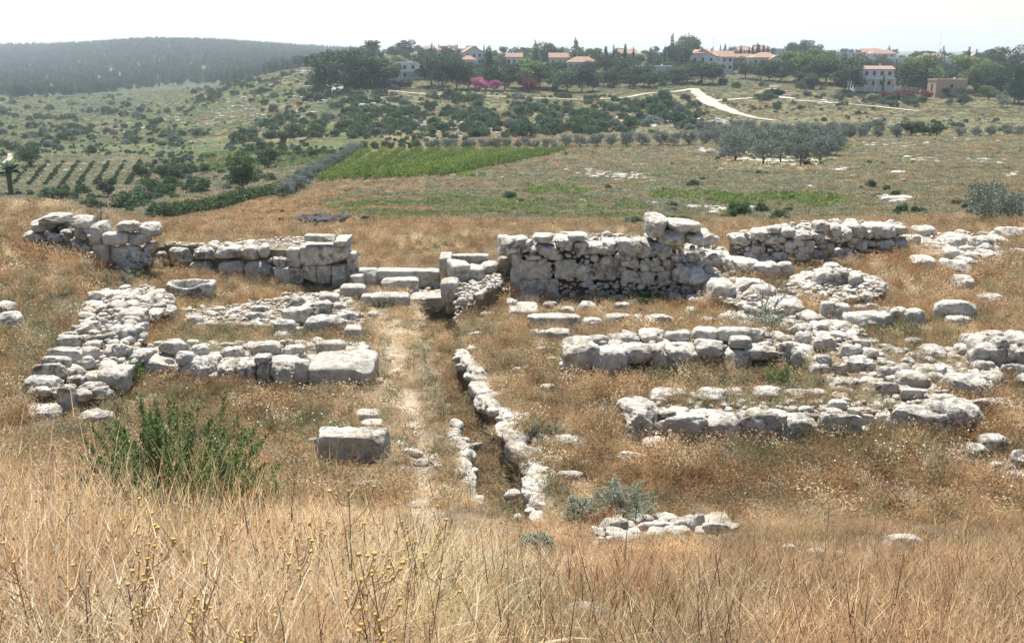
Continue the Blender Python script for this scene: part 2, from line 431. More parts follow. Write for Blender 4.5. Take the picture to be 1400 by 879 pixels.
wall('ashlar_pier_wall','rear left wall of grey boulders ending at a pier of squared blocks beside the passage','ruined wall',.05,[
 (203,229,341,346,367),(228,261,335,341,363),(262,291,336,341,358),(291,327,333,340,355),(328,351,332,338,357),(352,366,333,337,353),
 (258,294,356,359,381),(298,333,355,359,378),(333,373,352,360,384),(372,391,350,354,367),(391,411,336,341,366,u(A,box=7,dep=.5)),
 (410,475,331,338,363.5,u(A,rough=.02)),(455,474,320,330,338,u(A,ext=0,dep=1.2)),(416,456,320,323,331,u(A,ext=0,dep=.45)),
 (375,414,364,367,386,u(A,box=7)),(414,433,363.5,364,387,u(A,dep=.6)),(433,453,363.5,364,388,u(A,dep=.6)),(453,474,363.5,364,391,u(A,dep=.9)),
 (383,408,382,385,398),(474,487,342,347,373,u(A,free=1,lift=.5,dep=.5)),(478,496,374,378,390,u(A,free=1,lift=.25)),(464,498,386,393,409,u(A,free=1,box=7,dep=.6)),
 (212,228,364,368,378),(466,480,405,409,420,{'free':1})],
 base=[(200,380),(340,390),(410,396),(480,398)],
 rubble=[([(205,352),(205,340),(250,333),(330,326),(415,320),(460,322),(455,336),(345,343),(300,345)],1.18,(.10,.32),1.2)],
 faces=[(215,345,376,392,(.12,.3),.12),(335,415,380,398,(.12,.26),.12),(366,392,352,370,(.12,.25),.2)],
 cores=[(215,345,380,1.0,1.0),(345,470,390,1.12,1.1)], mat='lime')
wall('spine_wall','long low wall of bleached stone running along the outer left side of the chambers','ruined wall',.1,[
 (26,78,511,520,551,{'free':1}),(74,98,525,533,566,{'free':1}),(97,150,520,531,561,{'free':1}),(54,92,485,490,499,{'free':1,'lift':.4}),(42,92,495,499,514,{'free':1,'lift':.35}),
 (60,108,474,479,488,{'free':1,'lift':.4}),(158,198,418,428,447,{'free':1,'lift':.2}),(144,186,440,450,470,{'free':1,'lift':.15}),(130,166,493,511,540,{'free':1,'lift':.1}),
 (118,142,413,418,424,{'free':1,'lift':.3}),(195,234,413,423,434,{'free':1,'lift':.1,'dep':.6}),(170,200,472,484,492,{'free':1,'lift':.3}),(76,108,455,462,474,{'free':1,'lift':.3}),
 (24,76,552,562,575,{'free':1,'dep':.6}),(100,146,560,569,585,{'free':1,'dep':.6}),(125,150,396,402,412,{'free':1,'lift':.3}),(200,236,400,404,412,{'free':1,'lift':.3}),
 (90,112,513,517,524,{'free':1,'lift':.35}),(113,128,512,515,522,{'free':1,'lift':.35}),(150,176,468,473,482,{'free':1,'lift':.35}),(165,190,428,434,446,{'free':1,'lift':.25})],
 rubble=[([(140,388),(200,384),(237,400),(235,418),(197,428),(190,465),(178,492),(162,500),(152,524),(140,532),(34,524),(60,490),(84,455),(118,428),(124,400)],.46,(.12,.46),1.9)])
wall('rubble_cross_wall','low collapsed rubble wall between the two left chambers, its right end of large pitted stone','ruined wall',.05,[
 (412,472,428,437,455,{'box':3.2,'rough':.16}),(374,402,435,440,451),(436,462,399,404,412,{'free':1,'lift':.2}),(390,413,404,409,419,{'free':1,'lift':.2}),(384,431,417,424,438,{'free':1,'lift':.2}),
 (410,452,407,415,432,{'free':1,'lift':.2}),(456,489,422,430,440,{'free':1,'lift':.1}),(470,493,443,450,467,u(A,free=1,lift=.1,box=6)),(335,360,424,429,437,{'free':1,'lift':.1}),(275,300,436,441,449,{'free':1}),
 (305,328,438,442,450,{'free':1}),(250,275,430,434,441,{'free':1,'lift':.1}),(342,368,416,420,428,{'free':1,'lift':.1}),(452,472,412,417,425,{'free':1,'lift':.1}),(466,497,466,474,484,u(A,free=1,lift=.2,box=6)),
 (372,396,452,458,466,{'free':1,'ext':.2})],
 base=[(240,455),(470,462)],
 rubble=[([(242,420),(330,412),(395,398),(465,396),(492,425),(497,448),(415,452),(245,448)],.22,(.08,.34),1.3)])
wall('chamber_front_wall','broad low wall of white boulders with a long squared end block beside the trail, left chambers','ruined wall',.0,[
 (166,193,483,491,516),(191,239,480,494,526,{'box':3.4}),(238,294,481,496,534,{'box':3.5}),(293,321,485,499,526),(320,351,486,499,520),(346,368,481,488,499),(350,367,494,499,518),
 (365,404,482,499,523),(402,420,488,496,522),(418,508,476,501,528,u(A,box=6,rough=.05)),(214,252,461,469,480,{'free':1,'lift':.45}),(342,381,464,471,480,{'free':1,'lift':.45}),
 (430,470,463,469,478,{'free':1,'lift':.45}),(296,330,472,478,486,{'free':1,'lift':.45}),(258,282,470,475,484,{'free':1,'lift':.45}),(385,415,470,475,483,{'free':1,'lift':.45}),(470,501,472,480,490,u(A,free=1,lift=.35,box=6)),
 (238,262,478,484,492,{'free':1,'lift':.45})],
 base=[(150,524),(300,532),(510,534)],
 rubble=[([(166,484),(200,468),(290,464),(420,462),(496,464),(506,488),(420,492),(300,494),(180,494)],.52,(.10,.36),1.4)],
 faces=[(166,420,510,534,(.12,.28),.15)], cores=[(170,500,530,.42,.9)])
# trough
def trough():
    p = P(263,404,.22); root = empty('stone_trough', p, 0.05); tag(root,'small hollowed stone trough with a broken rim in the second left chamber','trough')
    w,d,h = .68,.36,.42; V=[];Q=[]; n=48; m=[]
    def ring(sx,sy,z,pw):
        r=[]
        for i in range(n):
            t=2*math.pi*i/n; c,s=math.cos(t),math.sin(t); k=(abs(c)**pw+abs(s)**pw)**(-1/pw)
            r.append([c*k*sx,s*k*sy,z])
        return r
    rings=[ring(w*.93,d*.9,-.1,7),ring(w,d,.12,7),ring(w,d,h*.8,7),ring(w*.97,d*.95,h,7),ring(w*.84,d*.74,h,5),ring(w*.79,d*.66,h*.86,5),ring(w*.70,d*.56,h*.3,4),ring(w*.3,d*.25,h*.24,3),ring(.01,.01,h*.24,2)]
    V=np.array([p for r in rings for p in r]); 
    k=np.arange(len(V)); V+= (np.stack([np.sin(k*1.7+V[:,0]*9),np.sin(k*2.3),np.sin(V[:,0]*7+V[:,1]*5)*1.5+np.sin(k*.9)*.5],1))*.009
    V[:,2]-= np.where((V[:,2]>h*.7)&(V[:,1]<0)&(V[:,0]<.45), .12*np.exp(-((V[:,0]+.1)/.4)**4),0)*np.clip((V[:,2]-h*.7)/(h*.2),0,1)
    Q=[[a*n+i,a*n+(i+1)%n,(a+1)*n+(i+1)%n,(a+1)*n+i] for a in range(len(rings)-1) for i in range(n)]
    ob('trough_body',npmesh('trough_body',V,Q),M['lime'],root)
    EXCL.append(np.array([[p[0]-w,p[1]-d],[p[0]+w,p[1]-d],[p[0]+w,p[1]+d],[p[0]-w,p[1]+d]]))
trough()
wall('threshold_wall','stepped threshold of long squared slabs closing the far end of the passage','ruined wall',.0,[
 (487,514,365,370,392,u(A,free=1,lift=-.0,dep=.5)),(513,600,364,371,393,u(A,free=1,lift=0,dep=.55,rough=.04)),(521,571,376,383,399,u(A,box=6,free=1,dep=.5)),
 (505,558,399,405,421,u(A,box=6,free=1,dep=.6)),(558,607,394,408,428,u(A,box=6,free=1,dep=.9)),(493,507,400,405,418,u(A,box=6,free=1,dep=.4)),
 (600,617,346,353,379,u(A,free=1,lift=.45,dep=1.0)),(614,669,346,350,372,u(A,free=1,lift=.6,dep=.4)),(613,637,350,363,393,u(A,free=1,lift=.35,yaw=.28,dep=1.1)),(635,662,357,367,385,u(A,box=6,free=1,lift=.5,dep=.9)),
 (654,681,353,361,376,{'free':1,'lift':.5}),(602,626,375,386,408,u(A,box=6,free=1,lift=.25,dep=.8)),(609,623,404,409,424,u(A,box=6,free=1,lift=.1)),(595,612,410,420,436,u(A,box=6,free=1,lift=-.35,dep=.7)),
 (612,630,424,432,446,{'free':1,'lift':-.4})],
 rubble=[([(622,385),(680,368),(686,384),(660,398),(624,412)],.62,(.10,.24),1.2),([(620,400),(660,390),(684,388),(676,400),(628,430)],.25,(.10,.24),1.2),([(520,388),(600,388),(600,398),(520,398)],.06,(.1,.3),.3)])
wall('great_rear_wall','tallest surviving wall, grey courses of blocks and chinking stones right of the passage','ruined wall',.0,[
 (680,702,349,353,380,u(A,box=6,free=1,lift=.3,dep=.5)),(680,696,323,327,351,{'box':6,'mat':'lime_ash','dep':.9}),(690,722,320,327,340),(728,757,317,323,333,{'dep':.8}),(760,784,318,327,341),(777,804,317,321,331,{'dep':.7}),
 (691,714,330,337,350),(714,730,326,331,346),(734,766,330,338,352,{'tilt':-.12}),(784,806,327,333,350),(804,827,327,334,350),(825,843,323,332,352),(841,874,322,330,353,{'box':3.4}),(868,898,322,331,354),(894,921,327,335,355),
 (719,741,344,349,357),(750,770,343,347,357),(710,753,355,358,381.5,u(A,box=8)),(711,736,381,382.5,402,u(A,box=7)),(735,764,380,382.5,402,u(A,box=7)),
 (698,713,366,367,404,u(A,box=6)),(700,714,344,347,369,u(A,box=5)),(759,788,353,356,382,u(A,box=7)),(787,813,359,362,386,{'box':3.5}),(814,851,350,354,384,{'box':3.3}),
 (849,862,353,356,366),(862,874,353,356,366),(876,890,355,358,372),(890,905,357,360,372),(850,872,366,370,388),(872,896,368,372,392),(900,920,366,370,392),
 (887,915,293,300,328,{'dep':1.6}),(903,945,297,318,338,{'dep':1.4,'rough':.16}),(940,981,304,320,338,{'dep':1.6,'rough':.16}),(912,962,300,306,316,{'dep':1.3,'rough':.16,'ext':.1})],
 base=[(680,406),(700,408),(925,412),(990,412)],
 rubble=[([(690,330),(730,320),(800,316),(890,320),(925,330),(900,334),(790,336),(700,336)],1.42,(.10,.34),.9)],
 faces=[(712,925,340,410,(.10,.30),.10),(800,930,352,410,(.10,.32),.05),(905,985,326,400,(.16,.42),.3)],
 cores=[(700,922,400,1.42,1.3)], mat='lime')
wall('stepped_return_wall','short sloping row of weathered blocks stepping down from the tall wall','ruined wall',.35,[
 (938,972,335,341,356,{'free':1,'lift':.4}),(962,998,339,348,364,{'free':1,'lift':.3}),(996,1041,349,360,378,{'free':1,'lift':.2,'yaw':-.25}),(1034,1069,356,362,384,{'free':1,'lift':.1,'dep':.6}),(1066,1088,355,361,380,{'free':1,'lift':.1,'dep':.6}),
 (1020,1046,340,344,354,{'free':1,'lift':.3}),(980,1003,346,350,360,{'free':1,'lift':.3})],
 rubble=[([(940,336),(1000,340),(1060,352),(1085,362),(1035,366),(985,362),(935,352)],.3,(.12,.3),1)])
wall('diagonal_boulder_wall','diagonal line of huge rough white boulders behind the right chambers','ruined wall',.2,[
 (923,966,355,368,388,{'free':1,'lift':.5}),(948,976,366,376,396,{'free':1,'lift':.3}),(970,1008,374,390,412,{'free':1,'lift':.2}),(998,1024,386,398,417,{'free':1}),(1028,1066,384,396,420,{'free':1}),(1058,1106,400,414,436,{'free':1,'box':2.8}),
 (990,1016,424,430,442,{'free':1}),(1004,1036,428,436,448,{'free':1}),(1012,1034,396,402,412,{'free':1}),(1010,1050,378,386,398,{'free':1,'lift':.3}),(944,972,372,376,384,{'free':1,'lift':.6}),
 (1036,1060,410,416,428,{'free':1}),(932,950,384,390,400,{'free':1,'lift':.2}),(916,933,397,403,412,{'free':1}),(941,967,400,408,421,{'free':1}),(939,958,418,423,432,{'free':1}),(985,1005,398,404,414,{'free':1,'lift':.2})],
 rubble=[([(925,362),(960,358),(1010,376),(1060,388),(1090,402),(1075,420),(1030,420),(980,404),(930,380)],.38,(.12,.4),1)], mat='lime')
wall('collapsed_back_wall','high jumbled heap wall of round grey boulders at the back right','ruined wall',.35,[
 (1000,1031,316,322,338),(1030,1054,310,316,330),(1046,1073,315,321,338),(1053,1071,307,311,320),(1069,1091,309,314,326),(1087,1112,312,319,332),(1116,1137,299,304,318),(1134,1153,303,308,329,{'box':2.6}),
 (1151,1168,307,312,332,{'box':2.8}),(1157,1189,302,308,327),(1188,1229,302,309,328),(1218,1244,305,310,322),(1166,1188,325,330,344),(1200,1223,323,328,345),(1108,1130,316,320,334),
 (1094,1114,330,335,350),(1075,1093,325,330,342),(1112,1132,336,341,356),(1090,1112,341,346,360),(1146,1168,338,342,352),(1028,1048,330,335,348),(1058,1078,340,345,358),(1040,1064,348,352,362),(1222,1242,326,330,342)],
 base=[(990,362),(1100,372),(1245,356)],
 faces=[(1005,1240,320,366,(.14,.38),.15),(1010,1110,318,362,(.14,.38),.3)], cores=[(1010,1235,360,.75,1.1)],
 rubble=[([(1000,322),(1060,306),(1140,298),(1235,302),(1225,312),(1120,312),(1040,326)],1.0,(.12,.34),.9)])
wall('rubble_heap','low tumbled heap of broken grey rubble in front of the back right wall','rubble heap',.35,[
 (1118,1151,364,372,398,{'free':1}),(1144,1166,364,371,390,{'free':1,'lift':.2}),(1163,1183,370,376,390,{'free':1,'lift':.2}),(1179,1199,379,385,400,{'free':1}),(1197,1216,381,387,403,{'free':1}),
 (1098,1122,370,376,388,{'free':1,'lift':.1}),(1082,1100,381,386,398,{'free':1}),(1104,1124,384,390,402,{'free':1}),(1152,1172,388,392,403,{'free':1}),(1128,1150,358,362,370,{'free':1,'lift':.2})],
 rubble=[([(1075,380),(1110,364),(1150,360),(1195,374),(1215,386),(1205,398),(1150,402),(1085,398)],.3,(.12,.36),1.3)])
wall('block_row','short row of dark grey blocks standing in the grass beyond the right chambers','ruined wall',.35,[
 (1124,1143,411,415,442,{'free':1,'box':6}),(1140,1165,412,419,442,{'free':1}),(1160,1228,423,432,455,{'free':1,'box':5,'yaw':-.12}),(1169,1189,415,419,427,{'free':1}),(1187,1203,413,417,428,{'free':1}),(1220,1244,417,424,446,{'free':1}),(1242,1268,419,426,449,{'free':1,'box':3}),
 (1122,1166,438,445,460,{'free':1,'dep':.7}),(1204,1222,418,422,432,{'free':1})])
wall('tumbled_right_wall','wide tumble of pitted grey boulders at the right edge of the ruins','ruined wall',.4,[
 (1224,1247,473,480,494,{'free':1}),(1246,1269,480,486,505,{'free':1}),(1266,1297,468,478,502,{'free':1}),(1239,1264,460,465,480,{'free':1}),(1254,1302,495,505,527,{'free':1}),(1299,1339,508,519,547,{'free':1}),(1323,1358,507,515,542,{'free':1}),
 (1334,1367,489,497,520,{'free':1}),(1319,1351,454,462,482,{'free':1}),(1333,1386,466,475,494,{'free':1,'lift':.3}),(1384,1425,466,475,494,{'free':1,'lift':.3}),(1344,1378,450,456,467,{'free':1}),(1318,1334,479,484,496,{'free':1}),
 (1374,1425,493,500,522,{'free':1}),(1296,1316,486,491,501,{'free':1}),(1378,1400,452,457,468,{'free':1}),(1280,1300,484,488,498,{'free':1}),(1400,1440,505,515,535,{'free':1})],
 rubble=[([(1235,470),(1300,462),(1320,476),(1340,450),(1420,450),(1420,492),(1370,500),(1340,530),(1290,520),(1245,500)],.3,(.14,.5),1.6),([(1340,462),(1420,462),(1420,484),(1350,486)],.3,(.16,.5),1.4)])
wall('chamber_end_wall','broad front right wall of large square-fronted boulders, one leaning at its corner','ruined wall',.0,[
 (857,904,531,563,594,{'yaw':.32,'dep':1.1,'box':5}),(904,971,560,573,595,{'box':5}),(965,1017,555,575,599,{'box':4}),(1015,1070,556,571,602,{'box':4}),(1074,1126,561,576,612,{'box':5}),
 (1122,1181,563,569,590),(1169,1206,556,572,592,{'free':1}),(1199,1222,561,568,588,{'free':1}),(1220,1311,551,567,603,{'free':1,'box':4}),(1124,1150,562,569,594,{'free':1}),(1148,1174,562,570,596,{'free':1}),(1196,1224,560,568,594,{'free':1}),(1172,1198,562,569,594,{'free':1}),(1279,1352,539,558,584,{'free':1,'lift':.15,'yaw':-.25,'dep':.8}),
 (892,942,527,540,554,{'free':1,'lift':.45}),(956,1004,526,540,555,{'free':1,'lift':.45}),(1032,1075,526,535,548,{'free':1,'lift':.45}),(1074,1132,529,537,549,{'free':1,'lift':.4}),(993,1016,528,534,543,{'free':1,'lift':.45}),
 (856,884,574,582,606,{'free':1,'lift':0,'dep':.5}),(878,912,594,604,622,{'free':1,'lift':0}),(1064,1078,560,566,580,),(1135,1160,545,550,560,{'free':1,'lift':.4})],
 base=[(850,602),(905,608),(1115,614),(1230,604),(1330,590)],
 rubble=[([(893,540),(1000,534),(1140,532),(1225,545),(1220,560),(1120,562),(905,562),(888,552)],.60,(.10,.36),1.2)],
 faces=[(905,1225,585,612,(.12,.3),.15)], cores=[(912,1150,605,.45,.9)])
wall('right_spine_wall','wide low spread of flat white stones running back from the front right wall','ruined wall',.1,[
 (1087,1118,468,480,505,{'free':1,'lift':.1,'yaw':-.3}),(1110,1138,492,500,524,{'free':1,'lift':.1}),(1140,1182,513,521,534,{'free':1,'lift':.3}),(1230,1277,505,514,532,{'free':1,'lift':.25}),(1235,1272,530,534,541,{'free':1,'lift':.3}),
 (1160,1200,488,494,503,{'free':1,'lift':.35}),(1205,1235,498,504,514,{'free':1,'lift':.3}),(1120,1140,484,488,496,{'free':1,'lift':.4}),(1142,1160,494,498,506,{'free':1,'lift':.4}),(1150,1180,470,475,484,{'free':1,'lift':.35}),
 (1115,1145,458,463,472,{'free':1,'lift':.4}),(1200,1230,520,525,534,{'free':1,'lift':.35}),(1090,1112,452,456,464,{'free':1,'lift':.4}),(1180,1204,474,479,488,{'free':1,'lift':.35})],
 rubble=[([(1085,440),(1150,445),(1220,490),(1300,530),(1280,552),(1180,548),(1140,520),(1112,485),(1075,462)],.42,(.10,.36),1.1)])
wall('middle_right_wall','long wall of bulging white boulders between the right chambers','ruined wall',.0,[
 (770,817,457,475,514,{'yaw':.2}),(808,860,471,481,512),(855,892,465,476,499),(888,915,467,477,500),(911,959,456,477,503,{'box':3.2}),(954,991,460,470,491),(990,1031,470,483,502),(1020,1065,464,476,496),(1066,1097,464,471,504),
 (876,911,446,457,467,{'free':1,'lift':.5}),(949,986,445,452,462,{'free':1,'lift':.5}),(838,876,453,460,468,{'free':1,'lift':.5}),(775,832,457,463,472,{'free':1,'lift':.5}),(985,1046,445,452,462,{'free':1,'lift':.5}),
 (912,945,450,456,464,{'free':1,'lift':.5}),(764,784,490,498,514,{'free':1}),(1000,1030,458,463,470,{'free':1,'lift':.5})],
 base=[(760,520),(860,520),(905,512),(1100,510)],
 rubble=[([(775,466),(840,454),(940,448),(1050,448),(1095,462),(1050,474),(900,474),(800,478)],.62,(.10,.36),1.2)],
 faces=[(775,1100,490,518,(.12,.32),.2)], cores=[(785,1090,510,.50,.9)])
wall('low_chamber_kerb','low kerb of squared slabs around the rear right chamber, half lost in grass','kerb',.0,[
 (682,703,391,402,408,u(A,free=1,box=6,dep=.9)),(692,708,406,413,423,u(A,free=1,box=6)),(695,709,417,425,438,u(A,free=1,box=6)),(708,738,399,406,414,u(A,free=1,box=6)),(706,736,411,425,437,u(A,free=1,box=6)),(721,793,429,434,454,u(A,free=1,box=7,dep=.5)),
 (724,751,449,454,464,{'free':1}),(746,781,447,453,468,{'free':1}),(732,758,472,476,482,{'free':1,'ext':.3}),(746,768,486,490,500,{'free':1}),(798,824,432,439,450,{'free':1}),(829,863,426,432,443,{'free':1}),(866,880,429,434,446,{'free':1}),(884,926,427,434,447,{'free':1}),
 (743,764,411,415,422,{'free':1}),(790,816,411,416,424,{'free':1}),(840,862,412,416,423,{'free':1}),(928,945,432,436,443,{'free':1}),(765,785,417,421,428,{'free':1})])
# drain linings -----------------------------------------------------
def lining(name,label,pts,zt,zb,thick,size,extra,side):
    W=[P(a,b,zt) for a,b in pts]; c=np.mean(W,0); root=empty(name,(c[0],c[1],0)); tag(root,label,'drain wall'); off=np.array([c[0],c[1],0])
    mb=MB(); core=MB(); k=0
    for a,b in zip(W[:-1],W[1:]):
        L=np.linalg.norm(b-a); n=max(1,int(L/size)); d=(b-a)/L; nn=np.array([-d[1],d[0],0])*side
        for i in range(n):
            s=size*rng.uniform(.75,1.2); p=a+d*(i+.5)/n*L+nn*rng.uniform(-.09,.09)
            V,Q=stone_geo(L/n/2*rng.uniform(.95,1.3),thick/2*rng.uniform(.75,1.35),rng.uniform(.10,.17),5,13,.2,None,0,.3); yw=math.atan2(d[1],d[0]); ca,sa=math.cos(yw),math.sin(yw)
            V=np.stack([V[:,0]*ca-V[:,1]*sa,V[:,0]*sa+V[:,1]*ca,V[:,2]],1)
            ob('coping_stone',npmesh('coping_stone',V,Q),M['lime'],root,(p[0]-off[0],p[1]-off[1],zt-.12-off[2]+rng.uniform(-.03,.03))); k+=1
        for _ in range(int(L*5)):
            t=rng.random(); p=a+(b-a)*t+nn*rng.normal(0,thick*.4); rub_add(mb,(p[0],p[1],zt-.10+rng.uniform(-.05,.06)),rng.uniform(.12,.34))
        m=int(L*(zt-zb)/(.035))
        for _ in range(m):
            t=rng.random(); p=a+(b-a)*t-nn*(thick*.38)*1; rub_add(mb,(p[0],p[1],rng.uniform(zb,zt-.15)),rng.uniform(.14,.3))
        q=[a+nn*thick*.3,b+nn*thick*.3,b-nn*thick*.32,a-nn*thick*.32]
        core.add([[v[0],v[1],zb-.1] for v in q]+[[v[0],v[1],zt-.14] for v in q],[[0,1,5,4],[1,2,6,5],[2,3,7,6],[3,0,4,7],[4,5,6,7]])
        EXCL.append(np.array([v[:2] for v in q]))
    for s in extra:
        x0,x1,yt,yf,yb=s[:5]; p=P((x0+x1)/2,yb,zt-.2); y=p[1]; z=max(float(z_at(yf,y)),zt+.10); dep=float(np.clip((z-H)/float(slope(yt))-y,.35,1.2)); w=(x1-x0)/float(fwd(yb))*y
        V,Q=stone_geo(w/2,dep/2,max(.1,(z-zt+.4)/2),4,13,.12)
        ob('coping_stone',npmesh('coping_stone',V,Q),M['lime'],root,(p[0]-off[0],y+dep/2-off[1],z-max(.1,(z-zt+.4)/2)))
        EXCL.append(np.array([[p[0]-w/2,y],[p[0]+w/2,y],[p[0]+w/2,y+dep],[p[0]-w/2,y+dep]]))
    tag(mb.build('lining_rubble',M['rubble'],root,True,off),kind='stuff'); core.build('earth_core',M['earth'],root,False,off)
lining('drain_wall','right side wall of the sunken drain, a crooked line of white stones above the dark trench',
  [(630,474),(652,512),(672,545),(700,575),(705,606),(728,618),(733,650),(738,690),(752,722),(762,735)],.10,-.55,.42,.42,
  [(700,728,564,574,590),(722,804,600,607,622),(757,784,705,713,732),(784,808,712,719,732)],-1)
lining('drain_wall','left side wall of the sunken drain, a narrow curved strip of white stones',
  [(617,578),(630,610),(636,640),(636,672),(646,700),(640,722)],.05,-.5,.36,.38,
  [(612,652,724,736,756),(598,614,757,762,768),(642,662,675,690,712)],1)
wall('rubble_row','low broken row of flat pale rubble closing the right chamber area in the foreground','rubble row',.0,[
 (838,858,722,727,735,{'free':1}),(900,922,716,721,729,{'free':1}),(985,1000,716,720,728,{'free':1}),(812,826,722,726,734,{'free':1})],
 rubble=[([(812,722),(870,704),(990,702),(1000,724),(880,730),(815,740)],.12,(.12,.42),1.2)])
wall('rubble_bank','low crumbling bank of brown and pale stones in the upper right grass','rubble bank',.5,[
 (1300,1322,322,328,340,{'free':1}),(1272,1290,328,333,343,{'free':1}),(1346,1362,330,336,346,{'free':1}),(1322,1336,350,356,368,{'free':1}),(1290,1306,352,357,366,{'free':1}),(1366,1384,322,327,336,{'free':1})],
 rubble=[([(1250,322),(1310,314),(1368,318),(1372,346),(1330,362),(1290,350),(1245,338)],.12,(.14,.6),.9)])
wall('rubble_spread','scattered spread of white rubble between the diagonal boulders and the right spine wall','rubble spread',.2,[
 (1008,1034,438,444,455,{'free':1}),(1112,1136,428,433,443,{'free':1}),(1090,1108,440,446,456,{'free':1}),(960,980,432,437,446,{'free':1}),(1150,1176,452,457,466,{'free':1}),(1182,1204,462,467,476,{'free':1}),(1208,1230,472,477,487,{'free':1})],
 rubble=[([(985,425),(1060,420),(1130,425),(1190,455),(1240,482),(1215,495),(1150,462),(1090,450),(1000,448)],.18,(.12,.42),.8)])
wall('dark_faced_wall','higher stub of dark-faced boulders around a shadowed hollow at the far right edge','ruined wall',.5,[
 (1330,1362,458,468,500,{'free':1}),(1358,1392,455,466,492,{'free':1,'lift':.3}),(1388,1424,452,464,490,{'free':1,'lift':.3}),(1362,1380,492,498,515,{'free':1}),(1398,1424,490,498,520,{'free':1,'dep':.4}),(1344,1366,500,507,524,{'free':1}),(1308,1332,468,476,496,{'free':1})],
 rubble=[([(1330,470),(1425,466),(1425,484),(1340,488)],.3,(.16,.45),1.3)])
# ------------------------------------------------------------------ single lying stones
def stone(x0,x1,yt,yf,yb,label,group=None,cat='stone',o={},name='stone'):
    xc=(x0+x1)/2; p=hit(xc,yb); y=p[1]; zt=max(float(z_at(yf,y)),p[2]+.05); dep=float(np.clip((zt-H)/float(slope(yt))-y,.15,2.5)); w=(x1-x0)/float(fwd((yf+yb)/2))*y
    hz=(zt-p[2]+.15)/2
    V,Q=stone_geo(w/2,dep/2,hz,o.get('box',3.6),18 if w>.6 else 13,o.get('rough',.12),None,o.get('yaw',0)); V=V+np.array([0,0,hz-.15])
    me=npmesh(name,V,Q); r=ob(name,me,M[o.get('mat','lime')],None,(p[0],y+dep/2,p[2])); tag(r,label,cat,group)
    mg=.45 if y<14.5 else .08
    if y<46: EXCL.append(np.array([[p[0]-w/2-mg*.7,y-mg*1.6],[p[0]+w/2+mg*.7,y-mg*1.6],[p[0]+w/2+mg*.7,y+dep],[p[0]-w/2-mg*.7,y+dep]]))
    return r
stone(431,528,582,597,630,'large squared block with a flat white top lying left of the trail',o=A,name='squared_block')
G='white paving slabs beside the squared block'
stone(485,518,557,566,574,'small flat white slab two places behind the squared block',o={'box':6}); stone(492,526,571,580,586,'flat white slab directly behind the right end of the squared block',o={'box':6})
G='flat stones in a line below the squared block'
stone(477,530,655,665,674,'flat white stone nearest the trail in the line below the squared block',G); stone(444,474,660,668,675,'narrow white stone in the middle of the line below the squared block',G)
stone(380,432,668,674,680,'long thin pale stone at the left end of the line below the squared block',G)
G='flat stones sunk in the trail'
for s in [(550,578,610,617,625),(564,586,626,632,638),(545,562,636,642,650),(558,582,658,663,670),(540,556,600,606,612),(592,606,632,637,642),(548,566,578,583,588),(556,574,686,690,695)]: stone(*s,'pale flat stone sunk in the bare trail left of the drain',G,o={'rough':.08})
stone(846,886,614,621,639,'angular white stone lying in rusty grass before the leaning corner boulder')
stone(770,830,820,834,876,'pale rock outcrop half buried in the foreground grass at the bottom centre')
G='stones in the row closing the front of the right chamber area'
for s,l in [((820,862,704,714,732),'slanting narrow stone just right of the grey-green shrub base'),((864,896,701,708,720),'small round white stone behind the slanting stone'),((874,918,710,717,728),'low tan stone in the broken row of stones'),((922,952,706,713,727),'white stone left of the upright tan stone'),((950,964,700,705,722),'small upright tan stone in the broken row'),((960,990,712,718,730),'pale crumbling stone at the right end of the broken row')]: stone(*s,l,G)
G='small stones scattered in the right foreground grass'
stone(1212,1266,726,737,752,'low white stone alone in the right foreground grass',G)
for s in [(1068,1092,741,748,758),(1105,1130,748,754,764),(1140,1160,752,757,765),(1323,1344,764,770,778),(1340,1362,778,783,792),(1346,1356,750,755,764)]: stone(*s,'small pale stone among dry grass in the right foreground',G)
G='boulders in the cluster at the lower right edge'
for s,l in [((1325,1356,600,612,634),'pale boulder at the left of the lower right cluster'),((1347,1388,588,601,624),'biggest boulder at the top of the lower right cluster'),((1354,1392,627,636,652),'flat pale boulder low in the lower right cluster'),((1384,1428,613,622,646),'dark-sided boulder cut by the right edge of the view'),((1374,1425,640,650,668),'lowest boulder of the cluster at the right edge')]: stone(*s,l,G)
stone(-12,26,424,432,450,'grey boulder with a jagged top at the left edge of the view'); stone(-14,9,408,418,432,'taller grey boulder behind the jagged one at the left edge')
G='stones in the upper right grass'
for s,l in [((1255,1284,305,312,326),'pale rounded boulder just right of the jumbled heap wall'),((1235,1262,318,324,338),'brownish boulder touching the right end of the heap wall'),((1250,1282,347,353,366),'oval grey stone alone in the rusty grass'),
 ((1292,1314,336,342,356),'dark stone left of the crumbling bank at the right'),((1322,1346,342,347,360),'white-topped stone in the crumbling bank at the right'),((1308,1332,352,362,380),'round brown boulder under the crumbling bank'),
 ((1316,1336,370,380,398),'tall white rock face in the rusty grass at the right'),((1280,1337,408,414,438),'long dark slab lying beyond the right end of the block row'),((1298,1332,428,434,445),'flat rough stone below the long dark slab'),
 ((1337,1378,399,405,418),'cracked grey stone right of the long dark slab'),((1371,1425,308,314,326),'white boulder cut by the upper right edge'),((1296,1312,316,320,328),'small pale stone on top of the right bank'),((1262,1296,332,336,344),'flat tan stone left of the crumbling bank'),
 ((1332,1362,320,326,342),'large grey rock in the crumbling bank at the right'),((1310,1334,317,323,336),'pale rock beside the large grey rock of the right bank'),((1348,1366,345,349,356),'small white stone at the foot of the right bank'),((1390,1412,338,343,350),'pale stone at the right edge below the white boulder')]: stone(*s,l,G)
stone(1275,1352,537,546,556,'unused') if False else None
stone(1330,1392,540,549,566,'brown weathered rock right of the white boulder ending the front right wall')
G='small stones scattered on the ruin floor'
